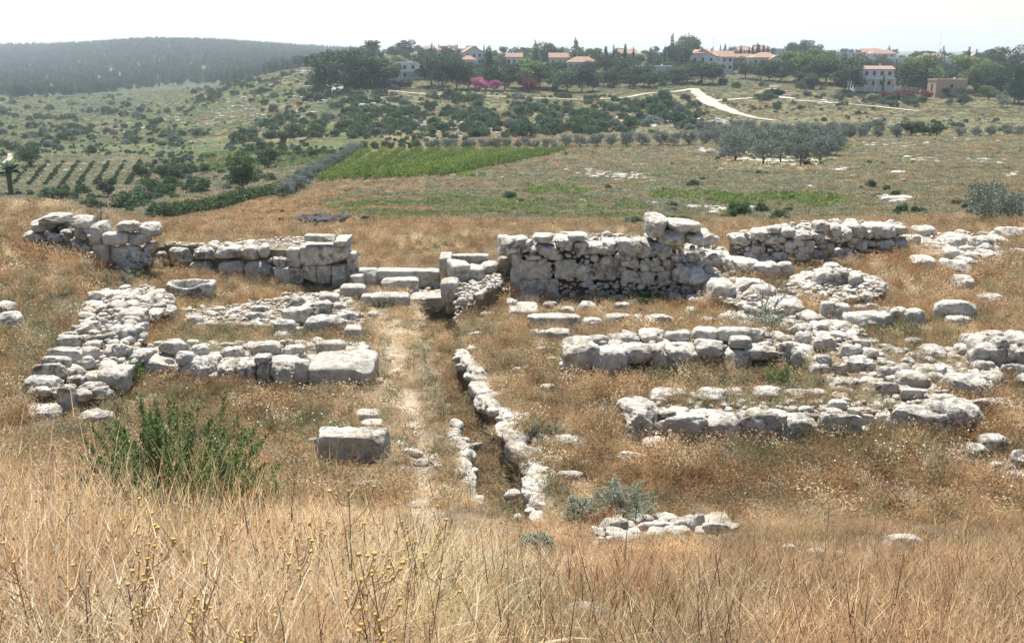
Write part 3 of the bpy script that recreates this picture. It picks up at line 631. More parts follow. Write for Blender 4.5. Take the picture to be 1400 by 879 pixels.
for s in [(502,516,424,428,434),(536,550,502,506,511),(520,534,486,490,496),(508,524,515,519,524),(655,680,424,428,434),(640,662,452,456,461),(738,760,523,528,536),(760,800,640,648,660),(762,786,664,670,680),(790,812,628,632,640),(830,846,652,657,664),
  (812,830,555,560,566),(700,714,500,504,510),(1150,1166,590,594,602),(1000,1020,615,620,628),(306,322,540,544,551),(440,456,600,603,610),(420,434,596,600,606),(404,418,560,564,570)]: stone(*s,'small pale stone lying on the floor of the ruin',G,o={'rough':.12})
# ================================================================== GROUND
def build_ground():
    a0 = np.concatenate([np.arange(-180,-42,3.),np.arange(-42,-31,.5),np.arange(-31,31,.11),np.arange(31,42,.5),np.arange(42,180,3.)])
    r0 = [.3]; 
    while r0[-1] < 14: r0.append(r0[-1]*1.04 if r0[-1]<6 else r0[-1]+.12)
    while r0[-1] < 44: r0.append(r0[-1]+.13)
    while r0[-1] < 7000: r0.append(r0[-1]*1.0075)
    r0 = np.array(r0); az = np.radians(a0); na, nr = len(az), len(r0)
    Rr, Az = np.meshgrid(r0, az, indexing='ij')
    # keep constant forward distance inside the view, so that rows of the mesh follow the view's depth
    k = np.where(np.abs(np.degrees(Az))<42, 1/np.cos(np.clip(Az,-.733,.733)), 1/math.cos(.733))
    X = (Rr*k*np.sin(Az)).ravel(); Y = (Rr*k*np.cos(Az)).ravel()
    Z = terrain(X,Y)
    V = np.stack([X,Y,Z],1)
    i = np.arange(nr-1)[:,None]*na; j = np.arange(na)[None,:]; j2 = (j+1)%na
    Q = np.stack([i+j, i+j2, i+na+j2, i+na+j],-1).reshape(-1,4)[:, ::-1]
    V = np.vstack([V,[[0,0,tz(0.01,0.01)]]]); c = len(V)-1
    T = np.array([[c,q,(q+1)%na,-1] for q in range(na)])
    me = npmesh('ground', V, np.vstack([Q,T]))
    # colours
    yy = np.maximum(V[:,1],.5); row = row_of(yy, V[:,2]); px = 700+V[:,0]/yy*fwd(row)
    n1 = nz(V[:,0],V[:,1],3,11); n2 = nz(V[:,0],V[:,1],9,12); n3 = nz(V[:,0],V[:,1],30,13)
    C = np.empty((len(V),3)); C[:] = (.25,.19,.11)
    y = V[:,1]
    def lay(mask, col):
        nonlocal C
        m = np.clip(mask,0,1)[:,None]; C = C*(1-m)+np.array(col)*m
    def poly(pts, feather):
        P_ = np.array(pts,float); q = np.stack([px,row],1)
        ins = inpoly(px,row,pts); d = np.full(len(px),1e9)
        for a,b in zip(P_, np.roll(P_,-1,0)):
            ab=b-a; L=(ab**2).sum(); t=np.clip(((q-a)@ab)/L,0,1); d=np.minimum(d,np.hypot(q[:,0]-a[0]-t*ab[0],(q[:,1]-a[1]-t*ab[1])))
        s = np.where(ins,d,-d); return np.clip(s/feather+.5,0,1)*(y>1)
    far = sst(40,46,y)
    lay(far,(.125,.13,.065)); lay(far*sst(-.3,.6,n3)*.5,(.24,.18,.11)); lay(far*sst(0,.8,n2)*.5,(.12,.14,.07))
    # near soil colours
    near = 1-far
    lay(near*sst(0,.9,n1)*.5,(.34,.27,.17)); lay(near*sst(.1,.9,n2)*.4,(.20,.14,.08))
    trail = poly([(500,425),(540,425),(560,500),(575,560),(596,640),(606,740),(570,750),(545,660),(535,600),(520,520)],14)
    lay(trail*.9,(.50,.42,.32)); lay(poly([(495,395),(560,395),(560,402),(495,402)],4),(.46,.36,.24))
    lay(poly([(505,440),(545,430),(560,500),(520,500)],8)*.6,(.52,.42,.29))
    # far fields
    lay(poly([(150,345),(230,318),(300,285),(380,270),(480,250),(585,243),(600,275),(560,340),(300,345)],8)*far*(.8+.2*n2),(.36,.26,.15))
    lay(poly([(600,300),(900,300),(1450,300),(1450,345),(560,345),(480,320)],12)*far*.75,(.32,.24,.145))
    g = poly([(470,312),(480,270),(590,262),(620,285),(780,285),(920,305),(800,318),(600,318)],14)*far
    lay(g*sst(-.5,.4,n2+.4*n1)*.9,(.12,.17,.06))
    lay(poly([(600,250),(700,225),(760,212),(900,205),(960,215),(900,260),(860,300),(700,290),(610,285)],14)*far*.8,(.20,.19,.12))
    lay(poly([(860,215),(1000,235),(1180,235),(1140,300),(900,300),(850,260)],14)*far*.55,(.17,.20,.08))
    for x,yr,rx,ry in [(760,262,45,9),(930,268,40,8),(1090,275,75,12),(640,240,25,6),(880,270,30,6),(1010,275,40,8),(1130,205,70,5)]:
        lay(np.exp(-((px-x)/rx)**4-((row-yr)/ry)**4)*far*sst(-.3,.5,n1+.6*n2)*.7,(.11,.17,.05))
    lay(poly([(1150,190),(1420,190),(1420,320),(1180,320)],14)*far*.6,(.22,.185,.12))
    lay(poly([(1000,130),(1420,150),(1420,182),(800,185),(900,150)],10)*far*.75,(.15,.145,.08))
    lay(poly([(270,165),(330,135),(420,140),(440,170),(460,195),(300,195),(270,185)],8)*far*.8,(.25,.18,.115))
    lay(poly([(60,165),(120,205),(420,200),(480,190),(760,195),(760,165),(560,150),(350,160)],10)*far*.35,(.24,.19,.125))
    lay(poly([(-20,212),(205,212),(200,258),(-20,262)],6)*far*.95,(.27,.32,.14))
    lay(poly([(30,226),(200,222),(215,250),(60,256)],6)*far*.4,(.42,.38,.27))
    lay(poly([(190,252),(330,255),(380,262),(210,305)],8)*far*.7,(.15,.18,.08))
    lay(poly([(265,208),(450,205),(450,222),(300,240),(250,238)],5)*far*.85,(.16,.23,.06))
    lay(poly([(440,210),(520,206),(740,198),(770,205),(700,215),(590,243),(430,250)],4)*far,(.42,.33,.20))
    lay(poly([(985,205),(1145,200),(1140,232),(985,232)],6)*far*.9,(.60,.53,.42))
    lay(poly([(130,128),(230,112),(260,112),(235,140),(130,160),(80,148)],5)*(y>500)*.9,(.085,.09,.095))
    lay(poly([(230,212),(262,212),(268,219),(232,222)],2)*far,(.7,.64,.54))
    lay(poly([(425,295),(470,295),(470,312),(400,312)],4)*far*.7*sst(-.5,.2,n1),(.10,.095,.09))
    lay(far*(px<520)*(row>118)*(row<262)*sst(-1.2,.4,n3)*.85,(.07,.105,.038)); lay(((y>840)&(px<470)&(row<135))*.9,(.07,.09,.05))
    lay((y>1000)*(px>=460)*.5,(.12,.13,.09))
    lay(((y>420)&(row<126)&(px>420))*.8,(.09,.10,.05))
    C = np.clip(C,0.01,1)
    ca = me.color_attributes.new('gcol','FLOAT_COLOR','POINT'); ca.data.foreach_set('color', np.hstack([C,np.ones((len(C),1))]).astype(np.float32).ravel())
    m,nt,out = mat_new('soil_and_turf'); ge = nt.nodes.new('ShaderNodeNewGeometry'); pos = ge.outputs['Position']
    at = nt.nodes.new('ShaderNodeAttribute'); at.attribute_name='gcol'
    f1 = noise(nt,pos,.35,10,.72); f2 = noise(nt,pos,6,8,.7); f3=noise(nt,pos,40,4,.7)
    c = mixc(nt,1.0,at.outputs['Color'],ramp(nt,f1,[(.28,(.55,.6,.55)),(.5,(.95,.95,.95)),(.72,(1.35,1.25,1.15))]),'MULTIPLY')
    c = mixc(nt,1.0,c,ramp(nt,f2,[(.3,(.6,.6,.6)),(.5,(1,1,1)),(.75,(1.3,1.28,1.2))]),'MULTIPLY')
    n = bump(nt,f3,.5,.02,bump(nt,f2,.9,.10,bump(nt,f1,.8,.6)))
    princ(nt,out,c,.95,n,.05)
    o = ob('ground', me, m); tag(o,'dry rocky hillside and valley floor','ground',kind='structure')
build_ground()
# paths as draped ribbons -------------------------------------------------
M['road'] = simple('limestone_track', (.42,.365,.29), .95, .05, .25, .4)
RIB=[]
def ribbon(pts, label, name='path'):
    W=[]; 
    for (x,r,w) in pts: p=hit(x,r); W.append((p[0],p[1],w*p[1]/1345.))
    W=np.array(W); W[:,2]*=1.0; RIB.append(W); t=np.linspace(0,len(W)-1,len(W)*14); I=np.stack([np.interp(t,np.arange(len(W)),W[:,k]) for k in range(3)],1)
    for _ in range(4): I[1:-1]=.25*I[:-2]+.5*I[1:-1]+.25*I[2:]
    d=np.gradient(I[:,:2],axis=0); d/=np.linalg.norm(d,axis=1)[:,None]+1e-9; nn=np.stack([-d[:,1],d[:,0]],1); V=[];Q=[]; K=5
    wob=nz(I[:,0],I[:,1],6,21)*.18+1
    for i in range(len(I)):
        for k in range(K):
            p=I[i,:2]+nn[i]*(k/(K-1)-.5)*I[i,2]*wob[i]; V.append([p[0],p[1],0])
    V=np.array(V); V[:,2]=terrain(V[:,0],V[:,1])+.25
    Q=[[i*K+k,i*K+k+1,(i+1)*K+k+1,(i+1)*K+k] for i in range(len(I)-1) for k in range(K-1)]
    me=npmesh(name,V,np.array(Q)); 
    tag(ob(name,me,M['road']),label,name,kind='structure')
ribbon([(948,122,14),(956,130,18),(966,138,24),(985,147,22),(1005,155,16),(1030,162,9),(1060,166,5)],'white track curving down the slope below the big red-roofed house')
ribbon([(966,139,12),(1000,137,12),(1040,134,14),(1070,134,20),(1085,136,8)],'white side track leading to the dark cave mouth')
ribbon([(1080,138,8),(1120,140,9),(1160,143,9),(1210,148,9),(1256,153,6)],'straight pale track crossing below the red bushes')
ribbon([(-20,234,8),(4,226,8),(14,218,7),(14,211,5)],'white track at the left edge of the valley')
ribbon([(232,221,6),(250,217,7),(266,214,7)],'patch of white track by the valley orchard','path')
ribbon([(430,120,6),(500,124,7),(560,128,8),(640,132,6),(720,134,6),(800,137,6),(860,134,6),(948,122,8)],'white track along the foot of the village gardens')
# ================================================================== INSTANCED STUFF (geometry nodes)
def scatter_obj(name, protos, pts, rot, scl, idx, tint, label, cat, mat=None):
    """one 'stuff' object: point mesh, geometry nodes put one of the protos on every point"""
    me = bpy.data.meshes.new(name); me.vertices.add(len(pts)); me.vertices.foreach_set('co', np.asarray(pts,np.float32).ravel())
    for nm,ty,ar,key in (('rot','FLOAT_VECTOR',rot,'vector'),('scl','FLOAT_VECTOR',scl,'vector'),('idx','INT',idx,'value'),('tint','FLOAT_COLOR',tint,'color')):
        a = me.attributes.new(nm,ty,'POINT'); a.data.foreach_set(key, np.ascontiguousarray(ar, np.int32 if ty=='INT' else np.float32).ravel())
    o = bpy.data.objects.new(name, me); COL.objects.link(o); tag(o,label,cat,kind='stuff')
    ng = bpy.data.node_groups.new(name,'GeometryNodeTree')
    ng.interface.new_socket('Geometry',in_out='INPUT',socket_type='NodeSocketGeometry'); ng.interface.new_socket('Geometry',in_out='OUTPUT',socket_type='NodeSocketGeometry')
    gi=ng.nodes.new('NodeGroupInput'); go=ng.nodes.new('NodeGroupOutput'); iop=ng.nodes.new('GeometryNodeInstanceOnPoints')
    g2=ng.nodes.new('GeometryNodeGeometryToInstance')
    for p in reversed(protos):
        oi=ng.nodes.new('GeometryNodeObjectInfo'); oi.inputs['Object'].default_value=p; ng.links.new(oi.outputs['Geometry'],g2.inputs[0])
    ng.links.new(gi.outputs[0],iop.inputs['Points']); ng.links.new(g2.outputs[0],iop.inputs['Instance'])
    iop.inputs['Pick Instance'].default_value=True
    def attr(n,t):
        a=ng.nodes.new('GeometryNodeInputNamedAttribute'); a.data_type=t; a.inputs['Name'].default_value=n; return a.outputs['Attribute']
    ng.links.new(attr('idx','INT'),iop.inputs['Instance Index']); ng.links.new(attr('rot','FLOAT_VECTOR'),iop.inputs['Rotation']); ng.links.new(attr('scl','FLOAT_VECTOR'),iop.inputs['Scale'])
    ng.links.new(iop.outputs[0],go.inputs[0])
    md=o.modifiers.new('scatter','NODES'); md.node_group=ng
    return o
def proto(name, me, mat):
    if not me.materials: me.materials.append(mat)
    return bpy.data.objects.new(name, me)        # data only, never linked to the scene
def blade(V,Q,p,az,L,w,lean,curve,seg=3,twist=0):
    d=np.array([math.cos(az),math.sin(az),0]); s=np.array([-math.sin(az+twist),math.cos(az+twist),0]); b=len(V); q=np.array(p,float); ang=lean
    for i in range(seg+1):
        ww=w*(1-i/seg)**.7+w*.12; V.append(q-s*ww/2); V.append(q+s*ww/2)
        q=q+(d*math.sin(ang)+np.array([0,0,math.cos(ang)]))*L/seg; ang+=curve/seg
        if i: Q.append([b+2*i-2,b+2*i-1,b+2*i+1,b+2*i])
    return q
def tuft(seed, n, L, w, spread, lean, curve, heads=0, branch=0, seg=3):
    r=np.random.default_rng(seed); V=[];Q=[]
    for _ in range(n):
        a=r.uniform(0,6.28); rr=spread*math.sqrt(r.random()); p=(rr*math.cos(a),rr*math.sin(a),-.02); l=L*r.uniform(.55,1.1)
        az=r.uniform(0,6.28) ; ln=abs(r.normal(0,lean)); cv=r.uniform(0,curve)
        e=blade(V,Q,p,az,l,w*r.uniform(.7,1.3),ln,cv,seg,r.uniform(-1,1))
        for b in range(branch):
            t=r.uniform(.45,.95); q=np.array(p)*(1-t)+e*t
            e2=blade(V,Q,q,r.uniform(0,6.28),l*r.uniform(.15,.32),w*.7,r.uniform(.3,.9),r.uniform(-.3,.3),1,r.uniform(-1,1))
            if heads and r.random()<heads: V+= [e2+np.array(v)*w*1.6 for v in ((-1,0,-1),(1,0,-1),(1,.3,1),(-1,.3,1))]; k=len(V)-4; Q.append([k,k+1,k+2,k+3])
        if heads and r.random()<heads:
            for _k in range(3):
                o_=r.normal(0,w*1.2,3); V+= [e+o_+np.array(v)*w*1.3 for v in ((-1,0,-1),(1,0,-1),(.6,.4,1.4),(-.6,.4,1.4))]; k=len(V)-4; Q.append([k,k+1,k+2,k+3])
    return npmesh('tuft',np.array(V),np.array(Q),False)
def leafclump(seed,n,L,w,rad,hz):
    r=np.random.default_rng(seed); V=[];Q=[]
    for _ in range(n):
        a=r.uniform(0,6.28); rr=rad*math.sqrt(r.random()); p=(rr*math.cos(a),rr*math.sin(a),hz*r.random()*(1-.5*(rr/rad)**2))
        blade(V,Q,p,r.uniform(0,6.28),L*r.uniform(.6,1.2),w*r.uniform(.7,1.2),r.uniform(.2,1.3),r.uniform(0,.8),2,r.uniform(-1,1))
    return npmesh('leaf_clump',np.array(V),np.array(Q),False)
PW=[proto('wispy',tuft(10+i,34,.42,.0075,.16,.28,.5,.5,2),M['straw']) for i in range(4)]
PB=[proto('bladed',tuft(30+i,40,.45,.007,.13,.45,1.1,.15,0,4),M['straw']) for i in range(3)]
PF=[proto('fine',tuft(50+i,46,.5,.0032,.14,.35,.8,.35,2,4),M['straw']) for i in range(4)]
PG=[proto('weed',leafclump(70+i,60,.09,.022,.2,.22),M['weed']) for i in range(3)]
PGF=[proto('greengrass',tuft(80+i,40,.4,.007,.15,.35,.7,.1,1),M['weed']) for i in range(2)]
def keep_mask(x,y,prob=0.04):
    k=np.ones(len(x),bool)
    for E in EXCL:
        c=E.mean(0); rad=np.abs(E-c).max()+.1; m=(np.abs(x-c[0])<rad)&(np.abs(y-c[1])<rad)
        if m.any():
            ii=np.where(m)[0]; ins=inpoly(x[ii],y[ii],E); k[ii[ins]]=False
    return k | (rng.random(len(x))<prob)
def pxrow(x,y,z):
    row=row_of(y,z); return 700+x/y*fwd(row), row
def G2(px,row,cx,cy,rx,ry): return np.exp(-((px-cx)/rx)**2-((row-cy)/ry)**2)
STR=np.array([(.98,.85,.64),(.88,.70,.48),(.72,.51,.34),(.50,.34,.23),(1.2,1.14,1.02),(.55,.57,.42)])
def near_grass():
    # candidates over the ruin and the slopes around it
    n=85000
    y=rng.uniform(13.5,46,n); x=rng.uniform(-.62,.62,n)*y; w=y/46; k=rng.random(n)<(.25+.75*w)*0+1; x=x[k];y=y[k]
    z=terrain(x,y); px,row=pxrow(x,y,z)
    d=np.full(len(x),.62)*(1-.9*(seg_dist(x,y,TRP)<.75)*0)
    n1=nz(x,y,1.2,31); n2=nz(x,y,4,32); n3=nz(x,y,.7,33)
    d*= .72+.35*n1
    # thin growth on the trail, chamber floors, threshold
    tr=np.maximum.reduce([G2(px,row,545,470,18,50),G2(px,row,560,560,16,50),G2(px,row,575,640,20,50),G2(px,row,578,700,18,50),G2(px,row,520,415,24,15)*.9])
    d*=1-.93*np.clip(tr*1.3,0,1)
    d*=1-.5*G2(px,row,470,640,60,30)-.45*G2(px,row,350,600,90,30)*0-.4*G2(px,row,590,600,18,60)
    d*=1-.5*np.clip(G2(px,row,340,430,120,22)+G2(px,row,800,420,90,18),0,1)
    keep=keep_mask(x,y)&(rng.random(len(x))<d)
    x,y,z,px,row,n1,n2,n3=[a[keep] for a in (x,y,z,px,row,n1,n2,n3)]
    N_=len(x)
    # tint: straw default, rust in places, bleached in places, grey green in places
    rust=np.clip(.35+.5*n2+.8*G2(px,row,1080,650,260,55)+.6*G2(px,row,80,400,120,80)+.7*G2(px,row,1250,370,150,30)+.6*G2(px,row,300,540,180,25)-.9*G2(px,row,700,640,120,120)*0-.6*G2(px,row,560,600,60,120),0,1)
    gre=np.clip(.16+.40*n1*(n2>-.3)+.9*G2(px,row,60,470,110,70)+.55*G2(px,row,230,600,140,60)+.5*G2(px,row,420,590,80,40)+.8*G2(px,row,1180,455,110,18)+.6*G2(px,row,980,520,160,14)+.9*G2(px,row,1130,625,190,22)+.5*G2(px,row,350,470,130,15)+.3*G2(px,row,640,430,50,40),0,1)
    ble=np.clip(.25+.5*n3*.5+.6*G2(px,row,560,540,70,160)+.5*G2(px,row,100,290,120,20),0,1)
    u1=rng.random(N_); T=np.where((u1<rust*.75)[:,None],STR[rng.choice([2,3,1],N_,p=[.5,.3,.2])],STR[rng.choice([0,1,2],N_,p=[.45,.4,.15])])
    u2=rng.random(N_); T=np.where((u2<ble*.55)[:,None],STR[4],T); u3=rng.random(N_)
    isg=u3<gre*.8
    T=np.where((isg&(rng.random(N_)<.6))[:,None],STR[5],T)
    T=T*(rng.uniform(.75,1.15,N_)*np.clip(1+.3*n2+.25*n3,.55,1.3))[:,None]
    hgt=(.62+.25*n2+.15*n1)*rng.uniform(.6,1.25,N_); hgt*=1-.35*G2(px,row,1050,620,0.1,0.1)
    hgt*=1-.45*np.clip(G2(px,row,340,440,130,35)+G2(px,row,560,450,60,100)+G2(px,row,840,425,110,30)+G2(px,row,480,600,70,60),0,1)
    hgt*=1-.5*G2(px,row,800,715,220,45)-.6*G2(px,row,640,715,60,50)-.35*G2(px,row,1290,480,110,50); hgt*=1+.45*G2(px,row,1120,650,200,45)+.35*G2(px,row,650,640,60,140)
    dt=seg_dist(x,y,TRP); hgt*=np.where(dt<.8,.62,1.); hgt=np.clip(hgt,.2,1.25); T*=np.where(dt<.5,.8,1.)[:,None]
    weed=isg&(rng.random(N_)<.5); sg=rng.random(N_)<.25
    idx=rng.integers(0,7,N_)
    rot=np.stack([rng.normal(0,.08,N_),rng.normal(0,.08,N_),rng.uniform(0,6.28,N_)],1)
    scl=np.stack([rng.uniform(.8,1.2,N_)]*2+[hgt],1)
    pts=np.stack([x,y,z],1); T4=np.hstack([T,np.ones((N_,1))])
    g=~weed
    scatter_obj('dry_grass',PW+PB,pts[g],rot[g],scl[g],idx[g],T4[g],'dry straw and rust coloured grass growing through the ruin','grass')
    wt=np.ones((N_,4)); wt[:,:3]=np.array([1.15,1.15,1.0])*rng.uniform(.7,1.3,N_)[:,None]
    gy=rng.random(N_)<.45; wt[gy,:3]*=np.array([1.25,1.25,1.7])
    g=weed; s2=scl.copy(); s2[:,2]=rng.uniform(.6,1.3,N_)
    scatter_obj('low_weeds',PG+PGF,pts[g],rot[g],s2[g],rng.integers(0,5,N_)[g],wt[g],'low grey-green weeds among the ruins','weeds')
near_grass()
def wall_growth():
    # sparse tufts rooted in the wall tops
    pts=[];
    for px0,px1,r0,r1,z,n in [(60,150,495,535,.5,40),(150,230,400,430,.4,25),(170,490,468,490,.52,60),(250,490,405,445,.2,45),(900,1220,540,560,.6,110),(1100,1290,450,545,.5,150),(790,1080,455,470,.6,35),(215,460,325,340,1.2,30),(700,900,318,332,1.4,25),(940,1080,345,400,.6,50),(1010,1230,305,340,.9,30),(1080,1200,370,398,.6,30),(640,684,360,372,.7,14),(1240,1400,460,520,.6,50),(520,600,386,398,.06,20)]:
        for _ in range(int(n*1.9)): pts.append(P(rng.uniform(px0,px1),rng.uniform(r0,r1),z-.12))
    pts=np.array(pts); N_=len(pts); T=STR[rng.choice([0,1,2,5,5],N_)]*rng.uniform(.8,1.1,N_)[:,None]
    scl=np.stack([rng.uniform(.5,.9,N_)]*2+[rng.uniform(.3,.7,N_)],1); rot=np.stack([rng.normal(0,.1,N_),rng.normal(0,.1,N_),rng.uniform(0,6.28,N_)],1)
    h=rng.random(N_)<.65
    scatter_obj('dry_grass',PW+PB,pts[h],rot[h],scl[h],rng.integers(0,7,N_)[h],np.hstack([T,np.ones((N_,1))])[h],'thin dry grass rooted in the wall tops','grass')
    wt=np.ones((N_,4)); wt[:,:3]=np.array([1.5,1.5,1.7])*rng.uniform(.7,1.3,N_)[:,None]
    scatter_obj('low_weeds',PG,pts[~h],rot[~h],(scl*1.2)[~h],rng.integers(0,3,N_)[~h],wt[~h],'small weeds rooted in the wall tops','weeds')
wall_growth()
def patch(seed):
    r=np.random.default_rng(seed); V=[];Q=[]
    for _ in range(13):
        a=r.uniform(0,6.28); rr=.42*math.sqrt(r.random()); cx,cy=rr*math.cos(a),rr*math.sin(a); T_=r.uniform(.55,1.15); sty=r.random()
        n=int(r.integers(16,34)); ln=.18 if sty<.6 else .5; 
        for _k in range(n):
            p=(cx+r.normal(0,.05),cy+r.normal(0,.05),-.12); l=(.46*T_)*r.uniform(.6,1.15)+.1
            e=blade(V,Q,p,r.uniform(0,6.28),l,r.uniform(.0026,.0052),abs(r.normal(0,ln)),r.uniform(0,.9 if sty<.6 else 1.6),3,r.uniform(-1,1))
            if sty<.6:
                for _b in range(2):
                    t=r.uniform(.5,.95); q=np.array(p)*(1-t)+e*t; e2=blade(V,Q,q,r.uniform(0,6.28),l*r.uniform(.12,.3),.0026,r.uniform(.3,.9),.1,1,0)
                    if r.random()<.1: k=len(V); w=.0042; V+=[e2+np.array(v)*w for v in ((-1,0,-1),(1,0,-1),(1,.3,1.2),(-1,.3,1.2))]; Q.append([k,k+1,k+2,k+3])
    return npmesh('grass_patch',np.array(V),np.array(Q),False)
PP=[proto('patch',patch(500+i),M['straw']) for i in range(7)]
def fore_grass():
    n=2500; y=rng.uniform(1.0,15,n); x=rng.uniform(-.64,.64,n)*np.maximum(y,3)*1.08
    k=rng.random(n)<np.interp(y,[1,4,15],[.5,.7,1]); x=x[k];y=y[k]; z=terrain(x,y); px,row=pxrow(x,y,z)
    n1=nz(x,y,1.0,41); n2=nz(x,y,2.6,42); d=.9+.25*n1; d*=1-.75*G2(px,row,570,690,25,40)
    keep=keep_mask(x,y,.0)&(rng.random(len(x))<d)&(np.hypot(x,y)>1.6)&(seg_dist(x,y,TRP)>.5); x,y,z,px,row,n1,n2=[a[keep] for a in (x,y,z,px,row,n1,n2)]; N_=len(x)
    rust=np.clip(.30+.6*n2+.75*sst(560,760,px)+.3*G2(px,row,1150,760,200,60)-.3*G2(px,row,450,760,150,60),0,1); u1=rng.random(N_)
    T=np.where((u1<rust*.8)[:,None],STR[rng.choice([2,3,1],N_,p=[.5,.15,.35])],STR[rng.choice([0,1,4],N_,p=[.5,.25,.25])])
    T=np.where((rng.random(N_)<np.clip(.06+.5*G2(px,row,560,850,70,60)+.15*n1,0,1))[:,None],np.array([.72,.72,.48]),T)
    T=T*np.array([1.03,1.02,1.02])*(rng.uniform(.65,1.25,N_)*np.clip(1+.55*n2+.45*n1-.26*(px>650),.38,1.4))[:,None]
    hgt=np.clip((.90+.42*n2+.18*n1)*rng.uniform(.65,1.25,N_),.28,1.45)*(1-.7*G2(px,row,250,715,150,50))*np.interp(px,[0,500,700,1400],[1.08,.92,.68,.78])*np.interp(y,[1.2,3,6,9,12.5],[.5,.85,1,.85,.55])*(1-.68*G2(px,row,730,755,240,48))*(1+.25*G2(px,row,60,640,120,60))
    pts=np.stack([x,y,z-.02],1); a=rng.uniform(0,6.28,N_); tl=R(-14)
    # tilt downhill (about world X) whatever the spin: euler XYZ = spin about Z last, so tilt is expressed in the spun frame
    rot=np.stack([tl*np.cos(a)+rng.normal(0,.06,N_),-tl*np.sin(a)+rng.normal(0,.06,N_),a],1); s=rng.uniform(.9,1.25,N_); scl=np.stack([s,s,hgt],1)
    scatter_obj('dry_grass',PP,pts,rot,scl,rng.integers(0,7,N_),np.hstack([T,np.ones((N_,1))]),'tall golden dry grass covering the foreground bank','grass')
fore_grass()
def far_grass():
    n=160000; y=44*np.exp(rng.random(n)*math.log(330/44)); x=rng.uniform(-.6,.6,n)*y; z=terrain(x,y); px,row=pxrow(x,y,z)
    n1=nz(x,y,4,51); n2=nz(x,y,14,52); n0=nz(x,y,1.6,53)
    vis=(row>150)
    d=.75+.25*n1+.2*n0
    d*=np.where((px<600)&(row<212),.15,1.); d*=1-.9*G2(px,row,1065,218,70,14); d*=np.where(row<185,.35,1)
    k=vis&(rng.random(n)<d); x,y,z,px,row,n1,n2,n0=[a[k] for a in (x,y,z,px,row,n1,n2,n0)]; N_=len(x)
    gold=np.clip(G2(px,row,430,290,150,35)+G2(px,row,300,310,90,25),0,1)+ (row>300)*.6
    gba=np.clip(G2(px,row,690,283,190,15)+G2(px,row,520,285,70,14)+.5*G2(px,row,860,300,60,8),0,1)*sst(-.9,.3,n2+.5*n1); gre=np.clip(.58+.9*gba+.45*n2+.3*n1-1.1*gold+.9*G2(px,row,680,282,150,14)+.6*G2(px,row,520,272,60,14)+.25*G2(px,row,750,240,150,25)+.25*G2(px,row,1000,260,180,30)+(px<420)*(row<300)*.4,0,1)
    bri=np.clip(G2(px,row,760,262,50,8)+G2(px,row,930,268,45,8)+G2(px,row,1090,276,80,11)+G2(px,row,640,240,25,5)+G2(px,row,1010,275,40,7)+G2(px,row,1130,203,60,5),0,1)
    u1=rng.random(N_); T=np.empty((N_,3)); T[:]=STR[1]; T=np.where((rng.random(N_)<.3)[:,None],STR[2],T); T=np.where(((px>850)&(rng.random(N_)<.45))[:,None],STR[5]*1.2,T); T=np.where((rng.random(N_)<.12)[:,None],STR[3]*.9,T)
    bri=bri*sst(-.5,.5,n1+.7*n0); bri=bri*.7; isg=(u1<gre*.85)|(rng.random(N_)<bri*.9)
    T*=rng.uniform(.7,1.05,N_)[:,None]*np.clip(1+.25*n1,.6,1.2)[:,None]
    wt=np.ones((N_,3))*rng.uniform(.8,1.5,N_)[:,None]; gg=rng.random(N_)<.5; wt=np.where((gg&(bri<.3))[:,None],wt*np.array([1.3,1.2,1.7]),wt); wt=np.where((bri>.3)[:,None],wt*np.array([1.0,1.22,.7]),wt)
    isg=isg|(rng.random(N_)<gba*.75); wt=np.where((gba>.35)[:,None],np.array([.98,1.08,.75])*rng.uniform(.8,1.2,N_)[:,None],wt)
    s=np.interp(y,[44,100,200,330],[1.0,1.8,2.8,3.6])*rng.uniform(.7,1.3,N_); hz=np.interp(y,[44,100,200,330],[.7,1.0,1.3,1.5])*rng.uniform(.6,1.2,N_)
    rot=np.stack([rng.normal(0,.1,N_),rng.normal(0,.1,N_),rng.uniform(0,6.28,N_)],1); scl=np.stack([s,s,hz],1); pts=np.stack([x,y,z],1); o1=np.ones((N_,1))
    g=~isg
    scatter_obj('dry_grass',FARW,pts[g],rot[g],scl[g],rng.integers(0,3,N_)[g],np.hstack([T,o1])[g],'dry grass of the fields beyond the ruin','grass')
    scl[:,2]*=np.where(bri>.3,2.2,1.3)
    scatter_obj('low_weeds',FARG,pts[isg],rot[isg],scl[isg],rng.integers(0,3,N_)[isg],np.hstack([wt,o1])[isg],'green and grey scrub of the fields beyond the ruin','weeds')
FARW=[proto('far_tuft',tuft(110+i,26,.36,.022,.22,.4,.7,0,0,2),M['straw']) for i in range(3)]
FARG=[proto('far_weed',leafclump(120+i,46,.12,.05,.24,.16),M['weed']) for i in range(3)]
far_grass()
